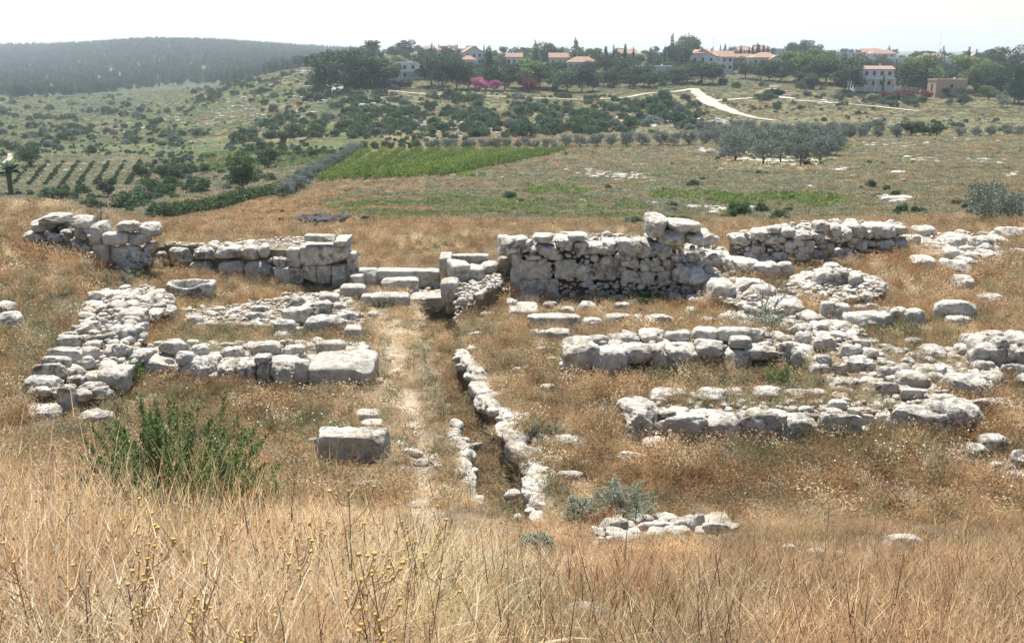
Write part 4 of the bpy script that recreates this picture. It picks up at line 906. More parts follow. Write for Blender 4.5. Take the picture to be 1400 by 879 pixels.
def slope_growth():
    n=56000; y=330*np.exp(rng.random(n)*math.log(900/330)); x=rng.uniform(-.6,.6,n)*y; z=terrain(x,y); px,row=pxrow(x,y,z)
    n1=nz(x,y,25,61); n2=nz(x,y,70,62); k=(row>62)&(rng.random(n)<.7+.3*n1)
    for W in RIB: k&=seg_dist(x,y,[w_[:2] for w_ in W])>np.mean(W[:,2])*.62
    x,y,z,px,n1,n2=[a[k] for a in (x,y,z,px,n1,n2)]; N_=len(x)
    g=rng.random(N_)<np.clip(.6+.3*n2+.2*(px<500)-.1*(px>1000),0,1); s=np.interp(y,[330,900],[4.2,8])*rng.uniform(.6,1.3,N_); hz=np.interp(y,[330,900],[1.8,3.2])*rng.uniform(.5,1.3,N_)
    T=STR[rng.choice([1,2,5,0],N_)]*rng.uniform(.55,.9,N_)[:,None]; wt=np.array([1.0,1.05,.95])*rng.uniform(.5,1.25,N_)[:,None]; o1=np.ones((N_,1)); rot=np.stack([np.zeros(N_)]*2+[rng.uniform(0,6.28,N_)],1); scl=np.stack([s,s,hz],1); pts=np.stack([x,y,z],1)
    scatter_obj('dry_grass',FARW,pts[~g],rot[~g],scl[~g],rng.integers(0,3,N_)[~g],np.hstack([T,o1])[~g],'dry grass on the far slopes below the village','grass')
    scatter_obj('low_weeds',FARG,pts[g],rot[g],scl[g],rng.integers(0,3,N_)[g],np.hstack([wt,o1])[g],'low green undergrowth on the far slopes','weeds')
slope_growth()
# ================================================================== TREES, SHRUBS
M['leaf_dark']=leafmat('dark_foliage',[(.02,.04,.02),(.045,.075,.035),(.085,.12,.055)],.25,.6,'object',.25)
M['leaf_mid']=leafmat('green_foliage',[(.035,.065,.025),(.075,.115,.045),(.14,.18,.08)],.3,.6,'object',.25)
M['leaf_lime']=leafmat('light_foliage',[(.08,.12,.03),(.14,.20,.055),(.22,.28,.09)],.35,.6,'object',.3)
M['leaf_olive']=leafmat('olive_foliage',[(.08,.10,.08),(.16,.19,.15),(.28,.32,.27)],.2,.5,'object',.6)
M['leaf_shrub']=leafmat('shrub_foliage',[(.035,.07,.03),(.075,.13,.055),(.14,.20,.095)],.25,.6,'object',.3)
M['leaf_pine']=leafmat('pine_foliage',[(.03,.07,.03),(.07,.135,.055),(.15,.22,.09)],.2,.6,'object',.3)
M['leaf_vine']=leafmat('vine_foliage',[(.06,.10,.02),(.13,.19,.04),(.24,.29,.07)],.4,.6,'object',.4)
M['pinkfl']=leafmat('pink_blossom',[(.25,.05,.14),(.5,.12,.28),(.6,.25,.4)],.3,.6,'object',.4)
M['redfl']=leafmat('red_blossom',[(.08,.03,.03),(.20,.04,.05),(.30,.09,.08)],.3,.6,'object',.4)
def crown(seed, lobes, nleaf, ls, drop=0.):
    """lobes: (cx,cy,cz,rx,ry,rz); leaves as small quads spread through the outer part of each lobe"""
    r=np.random.default_rng(seed); vol=np.array([(l[3]*l[4]*l[5])**.67 for l in lobes]); cnt=(vol/vol.sum()*nleaf).astype(int); P_=[]
    for l,c in zip(lobes,cnt):
        d=r.normal(size=(c,3)); d/=np.linalg.norm(d,axis=1)[:,None]; rad=r.uniform(.35,1.08,c)**.6
        P_.append(np.array(l[:3])+d*rad[:,None]*np.array(l[3:]))
    C=np.concatenate(P_); n=len(C); a=r.normal(size=(n,3)); a/=np.linalg.norm(a,axis=1)[:,None]; b=np.cross(a,r.normal(size=(n,3))); b/=np.linalg.norm(b,axis=1)[:,None]
    s=(ls*r.uniform(.5,1.2,n))[:,None]; V=np.stack([C-a*s-b*s*.6,C+a*s-b*s*.6,C+a*s*.8+b*s*.6,C-a*s*.8+b*s*.6],1).reshape(-1,3)
    return npmesh('crown',V,np.arange(4*n).reshape(n,4),False)
def lobes_round(seed,R_,z,h,k=9):
    r=np.random.default_rng(seed); L=[(0,0,z+h*.5,R_*.62,R_*.62,h*.42)]
    for i in range(k):
        a=6.28*i/k+r.uniform(-.4,.4); q=R_*r.uniform(.4,.75); zz=z+h*r.uniform(.25,.85); s=R_*r.uniform(.28,.45); L.append((q*math.cos(a),q*math.sin(a),zz,s,s,s*r.uniform(.6,.9)))
    return L
def trunk_me(seed,h,r0,spread,k=5,lean=.05):
    r=np.random.default_rng(seed); mb=MB(); t=np.array([r.normal(0,lean)*h,r.normal(0,lean)*h,h*.55]); mb.tube([(0,0,-.3),(t[0]*.4,t[1]*.4,h*.28),t],[r0*1.25,r0,r0*.75],7)
    for i in range(k):
        a=6.28*i/k+r.uniform(-.5,.5); e=t+np.array([spread*math.cos(a)*.7,spread*math.sin(a)*.7,h*r.uniform(.2,.42)]); m=(t+e)/2+np.array([0,0,-.06*h]); mb.tube([t*r.uniform(.8,1),m,e],[r0*.55,r0*.4,r0*.15],5)
    return mb.mesh('trunk',True)
KINDS={}
def kind(name,var): KINDS[name]=var
# unit scale meshes in metres: every variant (crown mesh, trunk mesh, crown material, height)
def mk(h,R_,z,n,ls,seed,mat,k=9,r0=.16,lob=None):
    cm=crown(seed,lob or lobes_round(seed,R_,z,h-z,k),n,ls); cm.materials.append(M[mat]); tm=trunk_me(seed,h*.75,r0,R_*.6); tm.materials.append(M['bark']); return (cm,tm,h)
kind('broad',[mk(8,4.2,.7,3000,.20,200+i,'leaf_mid') for i in range(3)])
kind('dark',[mk(9,4.3,.5,3200,.20,210+i,'leaf_dark') for i in range(3)])
kind('lime',[mk(7,4.2,.6,3000,.19,220+i,'leaf_lime') for i in range(2)])
kind('olive',[mk(4.2,2.5,.15,3000,.10,230+i,'leaf_olive',9,.14) for i in range(4)])
def cyp(i): return mk(10,.9,.3,1500,.14,240+i,'leaf_dark',5,.12,[(rng.uniform(-.1,.1),rng.uniform(-.1,.1),.8+q*1.02,.85*(1-(q/9.6)**2.2)+.1,.85*(1-(q/9.6)**2.2)+.1,.85) for q in range(9)])
kind('cypress',[cyp(i) for i in range(3)])
def pin(i):
    r=np.random.default_rng(260+i); L=[]
    for q in range(16):
        t=q/15; rad=3.0*(1-t)**.8+.35; a=r.uniform(0,6.28); L.append((rad*.45*math.cos(a),rad*.45*math.sin(a),1.8+t*8.4,rad*.6,rad*.6,.9))
    return mk(11,2.4,2,2400,.18,250+i,'leaf_pine',5,.16,L)
kind('pine',[pin(i) for i in range(3)])
kind('pink',[mk(3.5,2.2,.3,1300,.15,270,'pinkfl')]); kind('red',[mk(3.2,2.2,.2,1300,.15,272,'redfl')])
def shrub_me(seed,mat,R_=1.,h=1.3,n=900,ls=.07,k=8):
    cm=crown(seed,lobes_round(seed,R_,-.1,h,k),n,ls); cm.materials.append(M[mat]); return cm
def dome_me(seed,mat,R_,h,n,ls):
    r=np.random.default_rng(seed); L=[(0,0,h*.35,R_*.8,R_*.8,h*.55)]
    for i in range(9):
        a=r.uniform(0,6.28); e=r.uniform(.1,1.2); q=R_*.72*math.cos(e); L.append((q*math.cos(a),q*math.sin(a),h*.25+h*.55*math.sin(e),R_*.30,R_*.30,h*.26))
    cm=crown(seed,L,n,ls); cm.materials.append(M[mat]); return cm
SHR=[dome_me(300+i,'leaf_shrub',1.6,2.0,2200,.085) for i in range(5)]+[dome_me(310+i,'leaf_olive',1.5,1.8,2200,.085) for i in range(1)]
def palm():
    mb=MB(); r=np.random.default_rng(5); V=[];Q=[]
    for i in range(34):
        az=r.uniform(0,6.28); b=len(V); q=np.array([0,0,3.3]); ang=r.uniform(-.1,1.0); d=np.array([math.cos(az),math.sin(az),0]); s=np.array([-math.sin(az),math.cos(az),0])
        for k in range(8):
            w=.38*math.sin(math.pi*(k+.8)/9)+.05; V+= [q-s*w-np.array([0,0,w*.5]),q,q+s*w-np.array([0,0,w*.5])]
            q=q+(d*math.sin(ang)+np.array([0,0,math.cos(ang)]))*.36; ang+=.22
            if k: Q+= [[b+3*k-3,b+3*k-2,b+3*k+1,b+3*k],[b+3*k-2,b+3*k-1,b+3*k+2,b+3*k+1]]
    cm=npmesh('crown',np.array(V),np.array(Q),False); cm.materials.append(M['leaf_mid']); mb.tube([(0,0,-.3),(.1,0,1.8),(0,0,3.4)],[.42,.36,.4],8); tm=mb.mesh('trunk',True); tm.materials.append(M['bark']); return (cm,tm,4.6)
kind('palm',[palm()])
TC={'broad':('broad_tree','green round-crowned tree'),'dark':('broad_tree','dense dark green tree'),'lime':('broad_tree','pale yellow-green tree'),'olive':('olive_tree','silvery olive tree'),'cypress':('cypress_tree','slim dark cypress'),'pine':('pine_tree','dark conical pine'),'pink':('flowering_shrub','pink bougainvillea'),'red':('flowering_shrub','red flowering shrub'),'palm':('palm_tree','palm tree')}
def tree(kd,x,y,h,label,group=None,z=None,wide=1.,parts=True,cat=None):
    v=KINDS[kd]; cm,tm,hh=v[rng.integers(len(v))]; nm=TC[kd][0]; z=tz(x,y) if z is None else z
    s=h/hh; r=empty(nm,(x,y,z),rng.uniform(0,6.28)); r.scale=(s*wide,s*wide,s); tag(r,label,cat or ('shrub' if 'shrub' in nm else 'tree'),group)
    ob('crown',cm,None,r); ob('trunk',tm,None,r); return r
def tree_px(kd,px,rowb,hpx,label,group=None,y=None,wide=1.):
    if y is None: p=hit(px,rowb); x,y=p[0],p[1]
    else: x=(px-700)/float(fwd(rowb))*y
    return tree(kd,x,y,hpx/1345.*y,label,group,None,wide)
# ---- single notable plants in the valley
tree_px('dark',118,246,0.1,'x') if False else None
tree_px('dark',41,228,32,'round dark tree beside the white track at the left edge','valley trees',None,1.35)
tree_px('palm',16,266,40,'shaggy palm tree at the far left edge of the valley')
tree_px('broad',234,253,34,'wide dark green tree in the middle of the left valley, a thin stem above it','valley trees',None,1.25)
tree_px('dark',148,270,28,'small round dark tree standing alone left of the valley hedge',None,None,1.1)
tree_px('broad',333,262,50,'tall grey-green tree behind the lower end of the olive row',None,None,.9)
tree_px('broad',367,232,32,'small tree between the tall grey-green tree and the olive row',None,None,1.)
tree_px('broad',195,248,30,'loose pale tree left of the wide dark tree in the valley',None,None,.8)
tree_px('broad',388,203,26,'thin bare-stemmed tree on the slope above the vineyard',None,None,.6)
tree_px('broad',281,238,14,'low round bush in front of the bright green orchard',None,None,1.1)
tree_px('broad',1262,186,16,'a'+' dark tree at the right end of the olive line',None,None,1.6)
tree_px('dark',1245,187,22,'darkest bushy tree in the line, right of the olive grove',None,None,1.5); tree_px('dark',1280,188,20,'second dark bushy tree in the line, right of the olive grove',None,None,1.4)
def field_shrub(px,row,w,h,label,me,mat=None):
    p=hit(px,row); o=ob('shrub',me,None,None,p); s=w/1345*p[1]/2/1.6; o.scale=(s,s,h/1345*p[1]/2.0); o.rotation_euler=(0,0,rng.uniform(0,6)); tag(o,label,'shrub'); return o
BIGSH=shrub_me(330,'leaf_olive',1.7,2.0,6000,.04,18)
field_shrub(1358,306,85,62,'big loose grey-green shrub in the field behind the right bank',BIGSH)
field_shrub(387,294,9,8,'tiny green bush alone in the golden field',SHR[0])
# ---- olive line and grove
G='olive trees in the long line across the slope'
for px in np.arange(772,1400,21.5):
    if 985<px<1150 or 1235<px<1290: continue
    tree_px('olive',px+rng.uniform(-3,3),202-(px-772)*.016+ (0 if px<980 else -6)+rng.uniform(-1,1),rng.uniform(18,23) if px<1000 else rng.uniform(12,17),'grey-green olive tree in the long line crossing the slope',G)
G='olive trees of the grove'
rws=[(226,35,[1045,1092]),(221,38,[1002,1118,1065]),(214,33,[1000,1030,1058,1088,1112,1136]),(207,29,[992,1016,1040,1064,1090,1114,1136]),(201,26,[986,1008,1030,1052,1075,1098,1120,1140]),(195,23,[978,998,1018,1040,1062,1084,1106,1128,1148]),(190,21,[970,990,1010,1032,1054,1076,1098,1120,1142,1164]),(185,19,[962,982,1004,1026,1048,1070,1092,1114,1136,1158,1180,1202,1222])]
for rb,h,xs in rws:
    for px in xs: tree_px('olive',px+rng.uniform(-4,4),rb+rng.uniform(-1.2,1.2),h*rng.uniform(.85,1.1),'silvery olive tree standing in the dense grove','%s'%G)
# olive row running up beside the vineyard
G='olive trees in the row beside the vineyard'
for t in np.linspace(0,1,24): tree_px('olive',388+t*100,270-62*t+2*math.sin(t*9),24-9*t,'grey olive tree in the tight diagonal row beside the vineyard',G,None,1.1)
G='small trees along the head of the vineyard'
for t in np.linspace(0,1,22): tree_px('broad' if t<.3 else 'olive',500+t*255+rng.uniform(-3,3),207-3*t,15+rng.uniform(-2,2),'small tree with a pale trunk along the head of the vineyard',G,None,.9)
# vineyard rows and hedge: each row a plant row of its own
def plant_row(name,a,b,w,h,label,group,mat,dens=26,cat='vine row'):
    pa=hit(*a); pb=hit(*b); L=np.linalg.norm(pb[:2]-pa[:2]); n=int(L*dens); t=rng.random(n); r=np.random.default_rng(int(a[0]*10)); clump=np.sin(t*L*3+r.uniform(0,6))*.2+.85
    x=pa[0]+(pb[0]-pa[0])*t; y=pa[1]+(pb[1]-pa[1])*t; d=(pb-pa)[:2]/L; o=rng.normal(0,w*.32,n)*clump; x=x-d[1]*o; y=y+d[0]*o; z=terrain(x,y)+rng.uniform(.05,1,n)**.8*h*clump*(1-np.abs(o/w)*.5)
    C=np.stack([x,y,z],1)-pa; q=rng.normal(size=(n,3)); q/=np.linalg.norm(q,axis=1)[:,None]; e=np.cross(q,rng.normal(size=(n,3))); e/=np.linalg.norm(e,axis=1)[:,None]; s=(.085*rng.uniform(.6,1.3,n))[:,None]
    V=np.stack([C-q*s-e*s*.7,C+q*s-e*s*.7,C+q*s+e*s*.7,C-q*s+e*s*.7],1).reshape(-1,3); me=npmesh(name,V,np.arange(4*n).reshape(n,4),False)
    o_=ob(name,me,M[mat],None,pa); tag(o_,label,cat,group)
G='vine rows of the green vineyard'
for k in range(12):
    t=k/11; a=(438+t*165,250-8*t); b=(505+t*265,209-3*t+ (4 if k>11 else 0))
    plant_row('vine_row',a,b,1.15,1.5,'leafy yellow-green vine row in the vineyard below the village',G,'leaf_vine',90)
plant_row('hedge',(226,299),(378,268),2.4,1.7,'dense green vine hedge running down the left valley beside the golden field',None,'leaf_mid',420,'hedge')
plant_row('hedge',(228,296),(376,264),2.2,1.5,'second strip of the green vine hedge, on its valley side',None,'leaf_vine',300,'hedge')
G='rows of the bright green orchard'
for k in range(4): plant_row('orchard_row',(262+k*6,235-k*7),(450,222-k*4),2.0,1.5,'low bright green orchard row in the left valley',G,'leaf_vine',60,'orchard row')
G='saplings planted in rows in the left valley'
for i in range(9):
    for j in range(9):
        t=j/8; px=44+i*21-t*(26-i*1.5); row=224+t*30
        p=hit(px,row); o=ob('sapling',SHR[(i+j)%5],None,None,p); s=.42*rng.uniform(.8,1.2); o.scale=(s,s,s*1.1); tag(o,'small sapling in the planted rows of the left valley','sapling',G)
# ---- hillside shrubs: 300 largest as things, the rest one stuff object
def shrub_spots():
    out=[]
    def reg(poly,n,smin,smax):
        P_=np.array(poly); lo,hi=P_.min(0),P_.max(0); k=0
        while k<n:
            px,row=rng.uniform(lo[0],hi[0]),rng.uniform(lo[1],hi[1])
            if k and rng.random()<.55: px,row=last[0]+rng.normal(0,13),last[1]+rng.normal(0,3.5)
            if not inpoly(np.array(px),np.array(row),poly): continue
            if 270<px<345 and 150<row<185 and rng.random()<.8: continue
            if 20<px<212 and 214<row<262: continue
            last=(px,row); p=hit(px,row); 
            if p[1]>900: k+=1; continue
            if any(seg_dist(p[:1],p[1:2],[w_[:2] for w_ in W])[0]<np.mean(W[:,2])*.75 for W in RIB): k+=1; continue
            out.append((p,rng.uniform(smin,smax)*(.5+1.15*rng.random()**2.2))); k+=1
    reg([(0,165),(80,160),(260,150),(430,108),(560,128),(780,140),(960,150),(960,178),(780,186),(500,196),(470,190),(300,198),(0,205)],620,.7,1.35)
    reg([(430,125),(960,135),(960,170),(760,185),(500,195),(440,170)],250,1.,1.5)
    reg([(240,120),(420,85),(450,112),(260,150)],170,.8,1.3)
    reg([(0,125),(130,120),(250,150),(80,165),(0,165)],110,.8,1.3)
    reg([(0,205),(210,212),(470,196),(480,205),(380,230),(380,262),(200,300),(0,262)],75,.5,.95)
    reg([(1000,128),(1110,128),(1290,150),(1290,160),(1050,150)],34,.8,1.3); reg([(1080,110),(1200,118),(1280,135),(1250,150),(1100,136)],80,.8,1.3)
    reg([(960,140),(1400,150),(1400,180),(960,175)],30,.4,.8)
    reg([(0,120),(250,120),(430,95),(430,200),(480,205),(380,235),(200,300),(0,262)],900,.25,.6); reg([(430,120),(960,130),(960,180),(500,198)],500,.25,.6); reg([(960,130),(1400,150),(1400,182),(960,180)],160,.2,.45); reg([(600,205),(1400,190),(1400,310),(850,310),(600,260)],160,.12,.3)
    return out
sp=shrub_spots(); sp.sort(key=lambda q:-q[1]/q[0][1])
for p,s in sp[:285]:
    o=ob('hillside_shrub',SHR[rng.integers(6)],None,None,p); o.scale=(s*rng.uniform(.9,1.4),s*rng.uniform(.9,1.2),s*rng.uniform(.8,1.1)); o.rotation_euler=(0,0,rng.uniform(0,6)); tag(o,'rounded green shrub on the rocky hillside below the village','shrub','shrubs on the rocky hillside')
rest=sp[285:]; n=len(rest)
PS=[bpy.data.objects.new('shrub_form',m) for m in SHR]
scatter_obj('hillside_scrub',PS,np.array([p for p,s in rest]),np.stack([np.zeros(n),np.zeros(n),rng.uniform(0,6.28,n)],1),np.array([[s*1.2,s*1.1,s] for p,s in rest]),rng.integers(0,6,n),np.ones((n,4)),'dense green scrub spread over the valley slopes','scrub')
# ---- far forest
def forest():
    n=21000; y=rng.uniform(850,2700,n); px=rng.uniform(-320,520,n); x=(px-700)/1370*y; z=terrain(x,y); row=row_of(y,z); px=700+x/y*fwd(row)
    k=(row<np.interp(px,[-300,0,100,240,300,360],[145,140,133,118,116,116])) & (rng.random(n)<np.interp(y,[900,2700],[.3,1.]));
    x,y,z=x[k],y[k],z[k]; N_=len(x); s=rng.uniform(.6,1.4,N_)*np.interp(y,[900,2500],[.9,1.15])
    PT=[bpy.data.objects.new('forest_form',KINDS['pine'][i][0]) for i in range(3)]+[bpy.data.objects.new('forest_form',KINDS['dark'][i][0]) for i in range(2)]
    scatter_obj('pine_forest',PT,np.stack([x,y,z],1),np.stack([np.zeros(N_)]*2+[rng.uniform(0,6.28,N_)],1),np.stack([s,s,s],1),rng.choice(5,N_,p=[.3,.25,.25,.1,.1]),np.ones((N_,4)),'hazy blue-green pine forest covering the far left hill','forest')
forest()
# ---- outcrops
def outcrops():
    mb=MB(); c=[]
    def spots(px,row,rx,ry,n,s0,s1):
        for _ in range(n):
            a,b=rng.normal(px,rx*.5),rng.normal(row,ry*.5); p=hit(a,b)
            s=rng.uniform(s0,s1)*(.4+rng.random()**2); k=rng.integers(14); V,Q=RUBS[k]; az=rng.uniform(0,6.28); W=V*np.array([s*1.5,s*.8,s*.16+.12]); ca,sa=math.cos(az*.3),math.sin(az*.3)
            mb.add(np.stack([W[:,0]*ca-W[:,1]*sa,W[:,0]*sa+W[:,1]*ca,W[:,2]],1)+p+np.array([0,0,.05]),Q)
    for q in [(350,140,50,10,60,.5,1.4),(430,135,30,14,70,.5,1.5),(460,118,25,6,40,.6,1.6),(310,155,30,8,40,.4,1.2),(250,165,60,12,50,.4,1.2),(160,175,80,14,40,.4,1.1),(400,160,50,10,50,.4,1.2),(560,165,40,16,70,.4,1.2),(640,175,60,12,60,.4,1.1),
      (520,140,60,8,50,.5,1.3),(740,170,50,12,50,.4,1.2),(780,155,40,8,30,.4,1.2),(890,168,30,5,60,.5,1.5),(975,167,25,4,30,.5,1.3),(870,160,60,8,40,.4,1.2),(420,90,25,12,60,.8,2.2),(1060,128,20,5,24,.8,2.),(1055,117,14,3,16,.8,1.8),(1130,141,20,4,30,.5,1.3),(1230,140,20,6,30,.5,1.3),(1235,171,60,8,26,.3,.8),
      (965,207,22,5,40,.3,.8),(860,242,30,5,40,.25,.7),(830,240,40,4,26,.2,.6),(800,236,30,6,20,.2,.6),(1200,198,40,6,22,.3,.9),(1240,200,30,5,16,.3,.9),(1260,218,40,6,22,.3,.8),(1345,222,40,4,26,.3,.8),(1230,236,10,2,6,.3,.9),(1215,272,20,3,8,.3,.8),(1240,274,10,2,5,.4,.8),(1150,232,25,5,14,.2,.6),(1380,240,12,3,8,.3,.7),
      (985,290,6,2,4,.3,.6),(945,285,30,5,8,.15,.4),(1020,285,10,3,4,.15,.4),(640,235,20,8,14,.15,.4),(120,228,90,12,40,.2,.5),(200,262,70,6,30,.2,.5),(1300,190,90,12,30,.2,.7),(1200,250,150,20,30,.1,.4),(780,270,120,15,16,.1,.3),(600,240,80,5,20,.2,.45),(500,128,60,3,40,.5,1.2),(640,131,60,3,24,.5,1.1)]: spots(*q)
    tag(mb.build('limestone_outcrop',M['lime_far'],None,True),'pale limestone rubble breaking through the hillside','outcrop',kind='stuff')
outcrops()
# burnt heap and cave
def burnt():
    mb=MB(); p0=hit(440,305)
    for _ in range(260):
        a,b=rng.normal(440,17),rng.normal(303,2.4); p=hit(a,b); rub_add(mb,p+np.array([0,0,rng.uniform(0,.25)]),rng.uniform(.15,.55),True)
    tag(mb.build('ash_heap',simple('burnt_rubble',(.09,.085,.085),.95,.05,.4,3),None,True),'low dark heap of burnt rubble in the golden field','heap',kind='stuff')
burnt()
def cave():
    p=hit(1059,131); x,y,z=p; mb=MB(); n=20; w=4.0; h=2.3
    R1=[]
    for k,(dy,sc,hh) in enumerate([(0,1.25,1.35),(0,.95,1.0),(3,.85,.9),(8,.5,.5)]):
        R1.append([[w*sc*math.cos(math.pi*i/n)*(1+.08*math.sin(i*2.1+k)),dy,h*hh*math.sin(math.pi*i/n)**.8*(1+.10*math.sin(i*1.7))-.3] for i in range(n+1)])
    V=np.array([q for r in R1 for q in r]); Q=[[a*(n+1)+i,a*(n+1)+i+1,(a+1)*(n+1)+i+1,(a+1)*(n+1)+i] for a in range(3) for i in range(n)]
    b=len(V); V=np.vstack([V,[[0,9,1.0]]]); Q+= [[3*(n+1)+i,3*(n+1)+i+1,b,-1] for i in range(n)]
    # mound behind so that the mouth opens in solid rock
    V2=[];Q2=[];K=8
    for k in range(K+1):
        f=k/K; 
        for i in range(n+1): a=math.pi*i/n; V2.append([w*(1.25+.9*math.sin(f*1.6))*math.cos(a)*(1-.3*f*f), 13*f, h*1.35*(1+.12*math.sin(f*3.1))*max(0,math.sin(a))**.8*(1-f*f*.8)*(1+.1*math.sin(i*1.7))-.3])
    Q2=[[a*(n+1)+i,(a+1)*(n+1)+i,(a+1)*(n+1)+i+1,a*(n+1)+i+1] for a in range(K) for i in range(n)]
    mb.add(V,Q); mb.add(V2,Q2,1)
    dk=simple('cave_rock',(.10,.085,.07),.95,.05,.4,.8)
    o=mb.build('cave_mouth',[dk,simple('grassy_rock',(.24,.20,.12),.95,.05,.4,.4)],None,True,None,(x,y,z)); tag(o,'dark low cave opening at the end of the white side track','cave')
cave()
# ================================================================== HOUSES
HM={}
def hm(key,col,**k):
    if key not in HM: HM[key]=simple('house_'+key,col,**k)
    return HM[key]
hm('white',(.62,.61,.58),var=.08); hm('cream',(.62,.57,.48),var=.08); hm('grey',(.50,.50,.50),var=.08); hm('tan',(.48,.34,.24),var=.1)
def tile_mat():
    m,nt,out=mat_new('terracotta_tiles'); g=nt.nodes.new('ShaderNodeTexCoord'); w=nt.nodes.new('ShaderNodeTexWave'); w.inputs['Scale'].default_value=2.2; w.inputs['Distortion'].default_value=.6; nt.links.new(g.outputs['Object'],w.inputs['Vector'])
    f=noise(nt,g.outputs['Object'],.9,5); c=ramp(nt,f,[(.3,(.30,.17,.12)),(.55,(.40,.25,.18)),(.75,(.46,.34,.27))]); princ(nt,out,c,.85,bump(nt,w.outputs[0],.6,.08),.15); return m
HM['tile']=tile_mat(); hm('brown',(.26,.17,.13)); 
def glass_mat():
    m,nt,out=mat_new('window_glass'); b=princ(nt,out,(.03,.035,.045),.12,None,.5); return m
HM['glass']=glass_mat(); hm('trim',(.78,.77,.74),var=.04); hm('dark',(.05,.05,.055))
HROOT=None
def house(px,y,w,h,d,label,wallm='white',roof='gable',roofm='tile',rz=0,storeys=2,nwin=4,lift=0.,name='house',pitch=.32,group=None,extra=None,cat='house'):
    row=float(row_of(y,tz((px-700)/1380*y,y))); x=(px-700)/float(fwd(row))*y; z=tz(x,y)+lift; r=empty(name,(x,y,z),rz); tag(r,label,cat,group)
    mb=MB(); mb.box(-w/2,w/2,0,d,-3,h); mb.build('wall',HM[wallm],r)
    sh=h/storeys
    for s in range(storeys):
        for i in range(nwin):
            cx=-w/2+w*(i+.5)/nwin; ww=min(1.5,w/nwin*.55); z0=s*sh+sh*.30; hh=sh*.45
            f=MB(); 
            for a in ((cx-ww/2-.1,cx-ww/2,z0-.1,z0+hh+.1),(cx+ww/2,cx+ww/2+.1,z0-.1,z0+hh+.1),(cx-ww/2,cx+ww/2,z0-.1,z0),(cx-ww/2,cx+ww/2,z0+hh,z0+hh+.1)): f.box(a[0],a[1],-.09,-.004,a[2],a[3])
            fo=f.build('window',HM['trim'],r); g=MB(); g.box(cx-ww/2,cx+ww/2,-.05,-.004,z0,z0+hh); g.build('pane',HM['glass'],fo)
    for sx in (-1,1):
        g=MB(); g.box(sx*(w/2+.05)-.045,sx*(w/2+.05)+.045,d*.4,d*.4+1.3,h-sh*.7,h-sh*.25); g.build('window',HM['glass'],r)
    o=.6; rb=MB()
    if roof=='hip':
        m=min(w,d)/2; hh=m*2*pitch; V=[[-w/2-o,-o,h],[w/2+o,-o,h],[w/2+o,d+o,h],[-w/2-o,d+o,h],[-w/2+m if w>d else 0,d/2,h+hh],[w/2-m if w>d else 0,d/2,h+hh]]
        V+= [[a[0],a[1],a[2]-.2] for a in V[:4]]
        rb.add(V,[[0,1,5,4],[1,2,5,-1],[2,3,4,5],[3,0,4,-1],[6,7,1,0],[7,8,2,1],[8,9,3,2],[9,6,0,3],[9,8,7,6]])
    elif roof=='gable':      # ridge along x
        hh=d*pitch; V=[[-w/2-o,-o,h-.1],[w/2+o,-o,h-.1],[w/2+o,d+o,h-.1],[-w/2-o,d+o,h-.1],[-w/2-o,d/2,h+hh],[w/2+o,d/2,h+hh]]; V+= [[a[0],a[1],a[2]-.22] for a in V]
        rb.add(V,[[0,1,5,4],[2,3,4,5],[7,6,10,11],[9,8,11,10],[0,4,10,6],[4,3,9,10],[5,1,7,11],[2,5,11,8],[1,0,6,7],[3,2,8,9]])
        g=MB(); g.add([[-w/2,0,h],[-w/2,d,h],[-w/2,d/2,h+hh-.35],[w/2,0,h],[w/2,d,h],[w/2,d/2,h+hh-.35]],[[0,2,1,-1],[3,4,5,-1]]); g.build('gable',HM[wallm],r)
    elif roof=='cross':      # ridge along y, gable facing the viewer
        hh=w*pitch; V=[[-w/2-o,-o,h-.1],[-w/2-o,d+o,h-.1],[w/2+o,d+o,h-.1],[w/2+o,-o,h-.1],[0,-o,h+hh],[0,d+o,h+hh]]; V+= [[a[0],a[1],a[2]-.22] for a in V]
        rb.add(V,[[1,0,4,5],[3,2,5,4],[0,6,10,4],[4,10,9,3],[1,5,11,7],[5,2,8,11],[6,7,11,10],[8,9,10,11],[0,1,7,6],[2,3,9,8]])
        g=MB(); g.add([[-w/2,.0,h],[w/2,.0,h],[0,.0,h+hh-.3],[-w/2,d,h],[w/2,d,h],[0,d,h+hh-.3]],[[0,1,2,-1],[4,3,5,-1]]); g.build('gable',HM[wallm],r)
    else:
        for a in ((-w/2-.15,w/2+.15,-.15,.15,h,h+.5),(-w/2-.15,w/2+.15,d-.15,d+.15,h,h+.5),(-w/2-.15,-w/2+.15,.15,d-.15,h,h+.5),(w/2-.15,w/2+.15,.15,d-.15,h,h+.5)): rb.box(*a)
        rb.box(-w/2+.15,w/2-.15,.15,d-.15,h-.02,h+.06)
    ro=rb.build('roof',HM[roofm if roof!='flat' else wallm],r)
    c=MB(); c.box(w*.22,w*.22+.7,d*.55,d*.55+.7,h,h+(1.2 if roof=='flat' else min(w,d)*pitch*.9+1.0)); c.build('chimney',HM['cream'],ro)
    if extra: extra(r,w,h,d)
    return r
def cols(r,w,h,d):
    b=MB(); b.box(-w/2-.5,w/2+.5,-2.6,-.12,h*.5-.15,h*.5+.15); b.build('terrace_slab',HM['trim'],r)
    for i in range(5):
        c=MB(); x=-w/2+w*i/4; c.box(x-.2,x+.2,-2.5,-2.1,-1.5,h*.5-.16); c.build('column',HM['trim'],r)
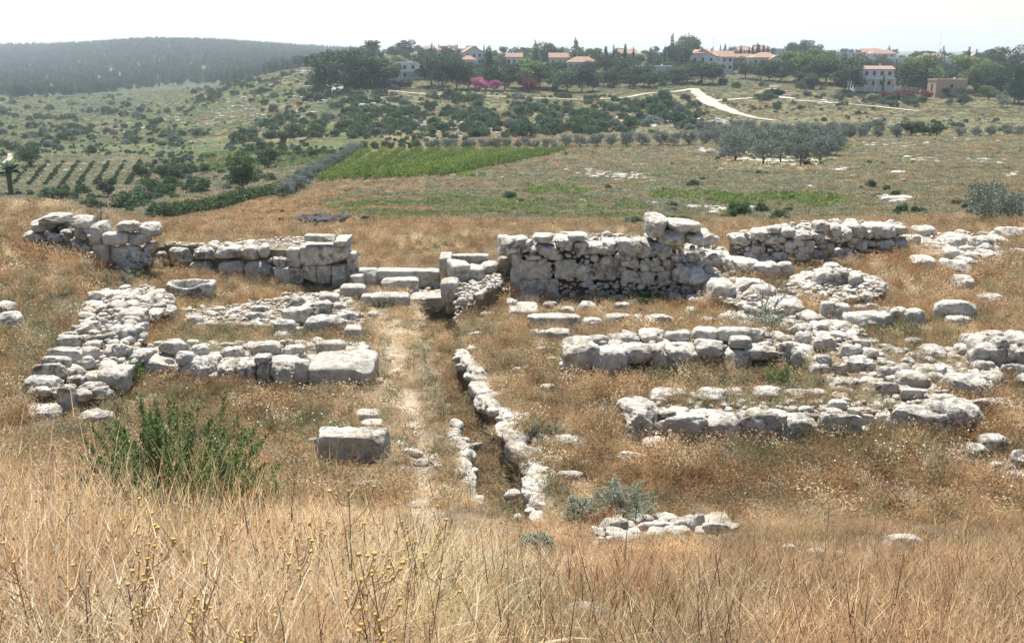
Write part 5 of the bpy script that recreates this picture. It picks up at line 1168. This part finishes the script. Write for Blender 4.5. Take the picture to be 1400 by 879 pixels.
def balc(r,w,h,d):
    b=MB(); b.box(-w*.1,w/2+2.5,-2.4,-.12,h*.42,h*.42+.25); b.box(-w*.1,w/2+2.5,-2.45,-2.3,h*.42+.25,h*.42+1.1); b.build('balcony',HM['trim'],r)
    v=MB(); v.box(-w/2+1.5,-w/2+7,-1.6,3,h+.1,h+1.6); v.build('dormer',HM['cream'],r)
    t=MB(); t.add([[-w/2+1.,-2.1,h+1.3],[-w/2+7.5,-2.1,h+1.3],[-w/2+7.5,3.2,h+3.0],[-w/2+1.,3.2,h+3.0],[-w/2+1.,-2.1,h+1.5],[-w/2+7.5,-2.1,h+1.5],[-w/2+7.5,3.2,h+3.2],[-w/2+1.,3.2,h+3.2]],[[0,3,2,1],[4,5,6,7],[0,1,5,4],[1,2,6,5],[2,3,7,6],[3,0,4,7]]); t.build('dormer_roof',HM['tile'],r)
house(565,500,20,7.6,9,'long flat-roofed white house with a terrace among dark trees','white','flat',storeys=2,nwin=5,lift=.5,extra=cols)
house(648,600,11,8.5,9,'white house with a steep red gable between dark trees','white','cross',rz=.25,nwin=3,lift=1.)
house(640,560,8,5,7,'small house with a brown roof below the white gabled house','cream','hip',nwin=2,storeys=1,lift=2.)
house(703,590,9,6,7,'white house half hidden by the tall dark pine','white','gable',nwin=3,lift=2,storeys=1)
house(748,640,12,9,9,'pinkish house with a stepped terracotta roof','cream','hip',nwin=3,lift=1)
house(766,600,13,6.5,8,'low wing with terracotta roof in front of the pinkish house','cream','gable',nwin=3,storeys=1,lift=.8)
house(796,560,16,4.6,9,'low white house with a broad bright red roof','white','hip',nwin=5,storeys=1,lift=2.2)
house(895,500,17,5.5,9,'flat-roofed grey-white building left of the white track','grey','flat',nwin=4,storeys=1,lift=1.3)
house(960,540,13,8.5,12,'biggest white house with a red gabled roof, dormer and balcony','white','cross',rz=-.35,nwin=3,lift=1.2,pitch=.28,extra=balc)
house(985,552,13,7.5,10,'right wing of the biggest house, red roof running sideways','white','gable',rz=-.1,nwin=4,lift=1.6,pitch=.3)
house(1015,585,11,3.5,7,'low building with a bright pinkish-red roof between the two big houses','cream','gable',nwin=3,storeys=1,lift=3.5)
house(1046,560,15,5.2,11,'wide cream house with a shallow terracotta roof above the cave','cream','hip',nwin=4,storeys=1,lift=4.0,pitch=.25)
house(1060,556,7,4.6,8,'gabled porch wing on the right of the wide cream house','cream','cross',nwin=2,storeys=1,lift=4.0,pitch=.28)
house(1193,445,17,8.2,9,'modern house with a dark brown top storey and white columns','white','gable','brown',nwin=5,lift=1.8,pitch=.14,extra=cols)
house(1299,425,13,6.0,9,'windowless tan block of a building at the right','tan','flat',nwin=1,storeys=1,lift=1.4)
house(1357,520,9,6,8,'small house with an orange hipped roof at the far right','tan','hip',nwin=2,lift=2.)
G='pale houses on the far ridge'
far=[(584,900,14,'hip','white'),(606,840,17,'hip','cream'),(704,860,9,'cross','white'),(769,820,12,'cross','cream'),(858,760,13,'gable','cream'),(905,740,15,'flat','grey'),(1018,820,12,'gable','cream'),(1042,860,14,'gable','cream'),(1070,870,20,'flat','grey'),(1094,840,12,'cross','white'),
 (1152,760,24,'flat','grey'),(1190,840,14,'gable','cream'),(1207,780,20,'hip','white'),(1240,700,26,'flat','white'),(1278,740,20,'hip','grey'),(1300,700,20,'flat','white'),(1335,760,16,'cross','cream'),(1385,800,18,'hip','white'),(1364,880,14,'gable','cream')]
lf=['palest','pinkish','small','narrow','low','broad','squat','plain']
for k,(px,y,w,rf,wm) in enumerate(far):
    near=min(range(len(far)),key=lambda q:abs(far[q][0]-px) if q!=k else 1e9)
    house(px,y,w,5.8 if w<18 else 6.6,9,'distant %s house with a %s roof on the %s part of the ridge'%({'white':'white','cream':'cream','grey':'grey'}[wm],{'flat':'flat','hip':'hipped red','gable':'gabled red','cross':'pointed red'}[rf],'left' if px<700 else 'middle' if px<1000 else 'right'),wm,rf,nwin=3,storeys=2,lift=-1.6 if px<1080 else -.8,rz=rng.uniform(-.3,.3),group=G)
# terrace wall with hedge, low white wall, mast
def gardenwall(px0,px1,y,h,label,mat,th=.4,lift=0,name='garden_wall'):
    xa=(px0-700)/1378*y; xb=(px1-700)/1378*y; z=min(tz(xa,y),tz(xb,y))+lift; mb=MB(); mb.box(0,xb-xa,0,th,-2,h); mb.box(-.05,xb-xa+.05,-.05,th+.05,h,h+.12); tag(mb.build(name,HM[mat],None,False,None,(xa,y,z)),label,'wall')
gardenwall(470,562,470,3.0,'long grey terrace wall in front of the flat-roofed white house','grey')
gardenwall(1170,1256,452,1.2,'low white wall along the garden of the modern house','white',lift=1.6)
for k,(px,y) in enumerate([(475+q*8.5,464) for q in range(11)]): tree('dark',(px-700)/1378*y,y,4.2,'dark bush hanging over the grey terrace wall','bushes along the grey terrace wall',None,1.0)
def mast(px,y,h,label):
    x=(px-700)/1378*y; r=empty('mast',(x,y,tz(x,y))); tag(r,label,'mast'); m=MB(); m.tube([(0,0,0),(0,0,h)],[.12,.06],6); m.build('pole',HM['trim'],r); m=MB(); m.box(-1,1,-.04,.04,h*.85,h*.85+.08); m.box(-.7,.7,-.04,.04,h*.93,h*.93+.08); m.build('crossarm',HM['trim'],r)
mast(972,600,19,'thin antenna mast rising behind the biggest red-roofed house'); mast(1277,800,24,'tall thin mast on the far right ridge')
# village trees --------------------------------------------------------
TL=[('pine',435,118,38,440),('dark',452,116,44,445),('dark',470,113,46,455),('broad',488,112,42,465),('lime',512,108,34,480),('dark',500,112,44,470),('broad',528,110,30,470),('dark',590,112,40,470),('dark',606,124,46,455),('dark',625,124,50,452),('broad',640,122,34,455),('pine',670,112,52,470),('dark',690,126,40,450),
 ('lime',716,118,40,462),('broad',738,116,34,465),('dark',720,128,26,448),('broad',775,130,40,446),('dark',795,128,42,448),('broad',760,122,30,455),('pine',732,92,38,620),('pine',786,92,42,600),('dark',752,86,28,640),('broad',805,96,32,590),('dark',830,104,34,560),('broad',850,112,34,500),('broad',866,122,36,470),('pine',840,124,34,468),
 ('cypress',828,98,36,580),('cypress',838,98,28,600),('cypress',854,99,40,560),('cypress',866,92,22,620),('cypress',908,90,26,640),('cypress',914,90,22,640),('cypress',918,88,44,620),('pine',888,92,26,600),('dark',930,92,34,580),('broad',880,118,30,470),('broad',905,118,22,480),('broad',960,114,34,480),('dark',975,114,30,485),('broad',940,112,28,490),('broad',928,116,24,480),
 ('broad',940,84,40,700),('dark',1003,96,20,560),('broad',1020,102,22,520),('broad',1040,104,18,510),('dark',1052,104,22,505),('broad',1068,105,24,500),('dark',1095,96,24,540),('lime',1092,104,34,500),('broad',1110,108,30,490),('broad',1130,104,32,500),('dark',1145,106,30,490),('lime',1125,98,32,560),('broad',1160,112,36,480),('dark',1160,116,30,440),('cypress',1207,124,22,432),
 ('dark',1235,118,30,465),('dark',1252,118,30,455),('palm',1262,124,34,448),('lime',1258,110,36,500),('broad',1276,122,24,445),('lime',1335,112,36,470),('dark',1345,120,30,450),('broad',1365,118,34,455),('dark',1392,146,62,400),('pine',1385,150,66,395),('pine',1400,148,60,402),('lime',1352,134,18,415),('broad',1310,130,12,425),('broad',1296,130,12,425),('olive',1308,131,14,422),('olive',1370,150,22,385),('broad',1315,152,26,385),('olive',1297,149,16,390),
 ('pine',1080,92,22,640),('cypress',1082,86,18,700),('cypress',1011,88,24,720),('cypress',1022,88,20,730),('cypress',1027,88,22,730),('cypress',1036,86,26,740),('cypress',1042,86,26,740),('cypress',1048,86,24,740),('cypress',1033,86,20,740),('dark',1030,92,22,600),('dark',1015,94,20,600),('dark',1045,92,20,620),('dark',1100,80,26,820),('dark',1082,82,26,830),('dark',1112,84,24,830),
 ('cypress',1284,88,22,760),('cypress',1288,88,26,760),('dark',1267,90,20,760),('cypress',1322,94,32,640),('dark',1350,92,26,640),('dark',1375,96,34,600),('cypress',1333,90,24,700),('palm',505,74,22,760),('palm',512,74,22,760),('palm',509,75,20,770),('dark',555,82,28,760),('broad',540,86,26,740),('cypress',591,76,18,860),('broad',480,92,24,620),('cypress',520,98,30,560),
 ('pink',655,128,24,444),('pink',676,130,22,443),('pink',664,129,20,446),('red',725,128,22,444),('red',1210,134,9,415),('red',1223,135,11,415),('red',1243,136,10,415),('red',1266,139,15,412)]
side=lambda px:'left' if px<600 else 'middle' if px<950 else 'right'
for kd,px,rb,hp,y in TL:
    d=TC[kd][1]; x=(px-700)/float(fwd(rb))*y; z=min(tz(x,y),float(z_at(rb,y))) if False else tz(x,y)
    top=float(z_at(rb-hp,y)); h=max(2.5,top-z)
    if kd=='palm': h*=.8
    tree(kd,x,y,h,'%s in the %s part of the village on the ridge'%(d,side(px)),'%ss of the village, %s part'%(TC[kd][0].replace('_',' '),side(px)),z,1.25 if kd in('broad','dark','lime') and hp<45 else 1.)
for px in [828,838,853,865,888,908,914,918,1011,1022,1027,1033,1036,1042,1048,1082,1284,1288,1322,591]:
    y=rng.uniform(640,720); tree('cypress',(px-700)/1385*y,y,rng.uniform(9.5,13.5),'slim dark cypress in the %s part of the village on the ridge'%side(px),'cypress trees of the village, %s part'%side(px),None,1.0)
def ridge_trees():
    n=300; px=rng.uniform(430,1420,n); y=rng.uniform(560,1000,n); x=(px-700)/1380*y; z=terrain(x,y); s=rng.uniform(.5,.95,n)
    PT=[bpy.data.objects.new('tree_form',KINDS[k][i][0]) for k,i in (('broad',0),('broad',1),('dark',0),('dark',1),('pine',0),('lime',0),('cypress',0))]
    scatter_obj('ridge_wood',PT,np.stack([x,y,z],1),np.stack([np.zeros(n)]*2+[rng.uniform(0,6.28,n)],1),np.stack([s*1.15,s*1.15,s],1),rng.choice(7,n,p=[.2,.15,.2,.1,.15,.08,.12]),np.ones((n,4)),'small far trees filling the gaps between the houses on the ridge','trees')
ridge_trees()
# dense tree belt along the village foot
for px in np.concatenate([np.arange(600,960,14.),np.arange(600,960,26.),np.arange(1080,1165,14),np.arange(1250,1400,16)]):
    y=rng.uniform(452,560); x=(px-700)/1378*y
    kd=rng.choice(['broad','dark','broad']); tree(kd,x,y,rng.uniform(5.5,8.5),'%s in the %s part of the village on the ridge'%(TC[kd][1],side(px)),'%ss of the village, %s part'%(TC[kd][0].replace('_',' '),side(px)),None,1.15)

for _ in range(120):
    px=rng.uniform(560,1400); y=rng.uniform(545,660); kd=rng.choice(['dark','broad','dark','pine']); x=(px-700)/1382*y
    if any(abs(px-q)<9 for q in (648,703,748,796,960,985,1046,1357)): continue
    tree(kd,x,y,rng.uniform(5.5,8.5),'%s in the %s part of the village on the ridge'%(TC[kd][1],side(px)),'%ss of the village, %s part'%(TC[kd][0].replace('_',' '),side(px)),None,1.15)
G='garden bushes among the houses'
for _ in range(90):
    px=rng.uniform(440,1400); y=rng.uniform(455,640); x=(px-700)/1380*y; p=(x,y,tz(x,y)); o=ob('garden_bush',SHR[rng.integers(6)],None,None,p); q=rng.uniform(.9,1.7); o.scale=(q*1.2,q,q); tag(o,'green garden bush among the houses on the ridge','bush',G)
# ================================================================== FOREGROUND AND RUIN PLANTS
M['bush']=leafmat('bush_leaves',[(.06,.095,.03),(.12,.18,.05),(.21,.27,.10)],.35,.5,'object',3)
M['sage']=leafmat('sage_leaves',[(.17,.18,.13),(.25,.265,.19),(.36,.37,.28)],.25,.7,'object',3)
M['stem']=simple('dry_stem',(.30,.20,.11),.8,.1,.3,5); M['gstem']=simple('green_stem',(.14,.15,.06),.8,.1,.2,5)
M['seedhead']=leafmat('seed_head',[(.30,.19,.06),(.46,.30,.08),(.58,.42,.14)],.1,.7,'object',9)
M['pale']=leafmat('bleached_stems',[(.55,.45,.28),(.70,.60,.42),(.8,.72,.56)],.35,.5,'object',1)
def bush(px,row,w,h,label,nst=34,leafmat_='bush',ls=.03,upright=.32,name='leafy_bush',per=130,cat='bush'):
    p=hit(px,row); r=empty(name,p); tag(r,label,cat); st=MB(); V=[];Q=[]; rr=np.random.default_rng(int(px))
    W=w/1345*p[1]/2*1.03; Hh=h/1345*p[1]*1.0
    for i in range(nst):
        a=rr.uniform(0,6.28); q=rr.random()**.6; base=np.array([.35*W*q*math.cos(a),.35*W*q*math.sin(a),-.05]); l=Hh*rr.uniform(.65,1.08)*(1-.35*q*q)
        tip=base+np.array([W*.72*q*math.cos(a)+rr.normal(0,.05),W*.72*q*math.sin(a)+rr.normal(0,.05),l]); mid=(base+tip)/2+np.array([rr.normal(0,.04),rr.normal(0,.04),.02+.06*l]); st.tube([base,mid,tip],[.007,.005,.002],4)
        for k in range(per):
            t=.16+.84*rr.random()**.8; c=base*(1-t)**2+2*mid*t*(1-t)+tip*t*t; sp=.085*(1.2-t); c=c+rr.normal(0,sp,3)*np.array([1,1,.5])
            az=rr.uniform(0,6.28); el=rr.uniform(.2,1.2); d=np.array([math.cos(az)*math.cos(el),math.sin(az)*math.cos(el),math.sin(el)]); s=np.cross(d,[0,0,1.]); s/=np.linalg.norm(s)+1e-6; L=ls*rr.uniform(.7,1.4)
            b=len(V); V+= [c-d*L*.5,c+s*L*.22,c+d*L*.6,c-s*L*.22]; Q.append([b,b+1,b+2,b+3])
    st.build('stem',M['gstem'],r,True); ob('foliage',npmesh('foliage',np.array(V),np.array(Q),False),M[leafmat_],r); return r
bush(240,722,290,205,'tall dark green leafy bush in the left foreground',95,'bush',.041,per=310)
bush(340,722,120,170,'narrow green bush with separate upright stems right of the tall dark bush',16,'bush',.038,per=140)
bush(375,690,70,85,'small leaning green sprig at the right edge of the green bushes',8,'bush',.034,per=110)
bush(150,660,60,80,'low green bush at the left edge of the tall dark bush',12,'bush',.036,per=150)
bush(850,708,110,62,'grey-green sagebrush in front of the broken row of stones',60,'sage',.03,per=150,name='sage_bush')
bush(790,712,70,44,'smaller grey-green bush left of the sagebrush',30,'sage',.03,per=130,name='sage_bush')
bush(742,598,70,34,'grey-green bush on the right drain wall',34,'sage',.03,per=130,name='sage_bush')
bush(735,752,56,32,'low bluish bush at the foot of the right drain wall corner',30,'sage',.03,per=130,name='sage_bush')
bush(175,388,70,26,'grey-green bush at the head of the left spine wall',30,'sage',.04,per=80,name='sage_bush')
bush(195,386,36,22,'bright green tuft beside the grey-green bush on the spine wall',16,'bush',.04,per=70,name='sage_bush')
bush(150,408,40,22,'small grey bush on the left spine wall',16,'sage',.04,per=70,name='sage_bush')
bush(1010,390,60,24,'grey-green bush among the diagonal boulders',26,'sage',.04,per=80,name='sage_bush')
bush(1050,452,120,34,'wide grey thorny bush before the huge white boulder',50,'sage',.04,per=80,name='sage_bush')
bush(1070,556,60,42,'grey bush on top of the front right wall',24,'sage',.035,per=90,name='sage_bush')
bush(965,552,36,26,'small grey tuft on the left half of the front right wall',12,'sage',.035,per=80,name='sage_bush')
bush(1208,556,48,34,'yellow-green bush behind the long boulder of the front right wall',22,'bush',.035,per=90)
bush(1072,528,60,36,'fresh green bush in the corner of the right chambers',26,'bush',.035,per=90)
bush(880,412,60,20,'bright green weeds at the foot of the tall rear wall',24,'bush',.04,per=70)
bush(180,525,40,46,'green bush growing at the inner corner of the left chamber wall',16,'bush',.035,per=90)
bush(408,492,30,18,'small green plant on the left chamber front wall',10,'bush',.035,per=70)
def dry_branch(px,row,h,label):
    p=hit(px,row); mb=MB(); r=np.random.default_rng(int(px)); 
    def br(q,d,l,rad,n):
        e=q+d*l; mb.tube([q,(q+e)/2+r.normal(0,l*.06,3),e],[rad,rad*.8,rad*.5],5)
        if n: 
            for _ in range(3): d2=d+r.normal(0,.5,3); d2/=np.linalg.norm(d2); br(q+(e-q)*r.uniform(.4,1),d2,l*.6,rad*.6,n-1)
    for _ in range(4): d=np.array([r.normal(0,.4),r.normal(0,.4),1.]); br(np.zeros(3),d/np.linalg.norm(d),h,.02,3)
    tag(mb.build('dry_branch',simple('grey_wood',(.25,.22,.20),.9,.1,.3,4),None,True,None,p),label,'branch')
dry_branch(1048,440,.8,'leafless grey bush before the huge white boulder'); dry_branch(132,330,.7,'grey dead shrub between the boulders at the far left')
# stalks with round heads
def stalk_mesh(seed):
    r=np.random.default_rng(seed); st=MB(); heads=[]
    L=r.uniform(.5,.8); top=np.array([r.normal(0,.06),r.normal(0,.06),L]); mid=top*.5+np.array([r.normal(0,.02),r.normal(0,.02),0]); st.tube([(0,0,-.05),mid,top],[.0035,.003,.0022],5); heads.append(top)
    for _ in range(r.integers(5,9)):
        t=r.uniform(.45,.9); q=mid*(1-t)+top*t if t>.5 else mid*t*2; az=r.uniform(0,6.28); e=q+np.array([math.cos(az)*.10,math.sin(az)*.10,r.uniform(.07,.2)]); st.tube([q,(q+e)/2+np.array([math.cos(az)*.02,math.sin(az)*.02,-.01]),e],[.0022,.002,.0016],4); heads.append(e)
    for _ in range(7):
        t=r.uniform(.1,.8); q=top*t; V=[];Q=[]; blade(V,Q,q,r.uniform(0,6.28),r.uniform(.06,.14),.007,.9,.8,3); st.add(V,Q)
    return st.mesh('stem',True), heads
def head_mesh(r):
    V,Q=GR[4]; pn=np.linalg.norm(V,axis=1)[:,None]; U=V/pn*np.array([.0085,.0085,.0062]); U=U*(1+.12*np.sin(V[:,:1]*9+V[:,1:2]*7)); return npmesh('flower_head',U,Q)
SM=[stalk_mesh(400+i) for i in range(6)]; HMs=head_mesh(0); HMs.materials.append(M['seedhead'])
for s,_ in SM: s.materials.append(M['stem'])
for k in range(90):
    px=rng.uniform(5,600); y=rng.uniform(2.6,6.0) ; row0=rng.uniform(690,900); x=(px-700)/1250*y; z=tz(x,y); s,hd=SM[k%6]
    r=empty('dry_flower_plant',(x,y,z),rng.uniform(0,6.28)); sc=rng.uniform(.62,.95); r.scale=(sc,sc,sc); r.rotation_euler=(rng.normal(0,.08),rng.normal(0,.08),rng.uniform(0,6.28))
    tag(r,'dry brown plant with round ochre seed heads in the left foreground','dry plant','seed-headed dry plants in the left foreground'); ob('stem',s,None,r)
    for h in hd: o=ob('flower_head',HMs,None,r,h); q=rng.uniform(.75,1.25); o.scale=(q,q,q)
# long bleached stems, one tangle
def bleached():
    V=[];Q=[]
    for _ in range(3000):
        y=rng.uniform(2.4,7.5); px=rng.choice([rng.normal(60,60),rng.normal(390,80),rng.normal(520,90),rng.uniform(0,1400)],p=[.2,.4,.2,.2]); x=(px-700)/1250*y; z=tz(x,y)
        blade(V,Q,(x,y,z),rng.uniform(0,6.28),rng.uniform(.35,.85),rng.uniform(.0025,.006),abs(rng.normal(.55,.5)),rng.uniform(-.6,2.0),7,rng.uniform(-1,1))
    tag(ob('bleached_grass',npmesh('bleached_grass',np.array(V),np.array(Q),False),M['pale']),'long bleached grass stems bending over the foreground','grass',kind='stuff')
bleached()
def flowers():
    mb=MB(); 
    for cx,cy,rx,ry,n in [(430,560,60,20,26),(280,520,120,14,26),(380,580,60,20,16),(1290,640,60,20,20),(1380,690,30,20,10),(1220,620,60,20,10),(100,440,70,40,20),(960,490,60,10,16),(560,400,60,10,6)]:
        for _ in range(n):
            p=hit(rng.normal(cx,rx),rng.normal(cy,ry)); c=p+np.array([0,0,rng.uniform(.3,.55)]); V,Q=GR[4]; U=V/np.linalg.norm(V,axis=1)[:,None]*np.array([.016,.016,.008]); mb.add(U+c,Q)
    tag(mb.build('white_wildflowers',simple('white_petals',(.8,.8,.78),.7,.1,.05,1),None,True),'tiny white wildflowers dotted over the grass','flowers',kind='stuff')
flowers()
def brown_stems():
    V=[];Q=[]
    for _ in range(1300):
        y=rng.uniform(2.2,11); px=rng.uniform(-20,1420); x=(px-700)/1250*y; z=tz(x,y); n=int(rng.integers(1,4)); 
        e=blade(V,Q,(x,y,z),rng.uniform(0,6.28),rng.uniform(.35,.8),rng.uniform(.003,.006),abs(rng.normal(.0,.3)),rng.uniform(0,.6),4,rng.uniform(-1,1))
        for _k in range(n): t=rng.uniform(.4,.9); q=np.array([x,y,z])*(1-t)+e*t; blade(V,Q,q,rng.uniform(0,6.28),rng.uniform(.08,.22),.0035,rng.uniform(.3,.9),.2,2,0)
    tag(ob('brown_stems',npmesh('brown_stems',np.array(V),np.array(Q),False),simple('brown_stem',(.17,.095,.055),.8,.1,.4,6)),'dead brown branching stems mixed into the foreground grass','dead stems',kind='stuff')
brown_stems()
# ================================================================== LIGHT, SKY, AIR, CAMERA
SUN_EL, SUN_AZ = 62., -14.      # azimuth from +Y (view direction), positive to the right
w=bpy.data.worlds.new('World'); S.world=w; w.use_nodes=True; nt=w.node_tree; nt.nodes.clear()
sky=nt.nodes.new('ShaderNodeTexSky'); sky.sky_type='NISHITA'; sky.sun_disc=False; sky.sun_elevation=R(SUN_EL); sky.sun_rotation=R(SUN_AZ)
sky.air_density=1.0; sky.dust_density=1.0; sky.ozone_density=1.0; sky.altitude=100
bg=nt.nodes.new('ShaderNodeBackground'); bg.inputs['Strength'].default_value=.085; ow=nt.nodes.new('ShaderNodeOutputWorld'); nt.links.new(sky.outputs[0],bg.inputs[0]); nt.links.new(bg.outputs[0],ow.inputs[0])
l=bpy.data.lights.new('sun','SUN'); l.energy=5.0; l.angle=R(.53); l.color=(1,.965,.90); lo=bpy.data.objects.new('sun',l); COL.objects.link(lo)
from mathutils import Vector
d=Vector((math.sin(R(SUN_AZ))*math.cos(R(SUN_EL)),math.cos(R(SUN_AZ))*math.cos(R(SUN_EL)),math.sin(R(SUN_EL)))); lo.rotation_euler=d.to_track_quat('Z','Y').to_euler(); lo.location=(0,0,60)
HAZE=1.7e-4
def haze():
    mb=MB(); mb.box(-7400,7400,-7400,7400,-320,90); m,nt,out=mat_new('haze_air'); v=nt.nodes.new('ShaderNodeVolumePrincipled'); v.inputs['Color'].default_value=(.82,.91,1.0,1); v.inputs['Density'].default_value=HAZE; v.inputs['Anisotropy'].default_value=.25
    nt.links.new(v.outputs[0],out.inputs['Volume']); o=mb.build('haze',m); tag(o,'thin pale summer haze over the valley','haze',kind='stuff')
if HAZE: haze()
c=bpy.data.cameras.new('camera'); co=bpy.data.objects.new('camera',c); COL.objects.link(co); co.location=(0,0,H); co.rotation_euler=(R(90)-TH,0,0)
c.sensor_width=36; c.lens=FP/1400*36; c.clip_start=.05; c.clip_end=20000; S.camera=co
S.render.engine='CYCLES'; S.view_settings.view_transform='Standard'; S.view_settings.look='None'; S.view_settings.exposure=1.02; S.view_settings.gamma=1
S.cycles.max_bounces=4; S.cycles.diffuse_bounces=2; S.cycles.transmission_bounces=2; S.cycles.volume_bounces=0; S.cycles.transparent_max_bounces=6
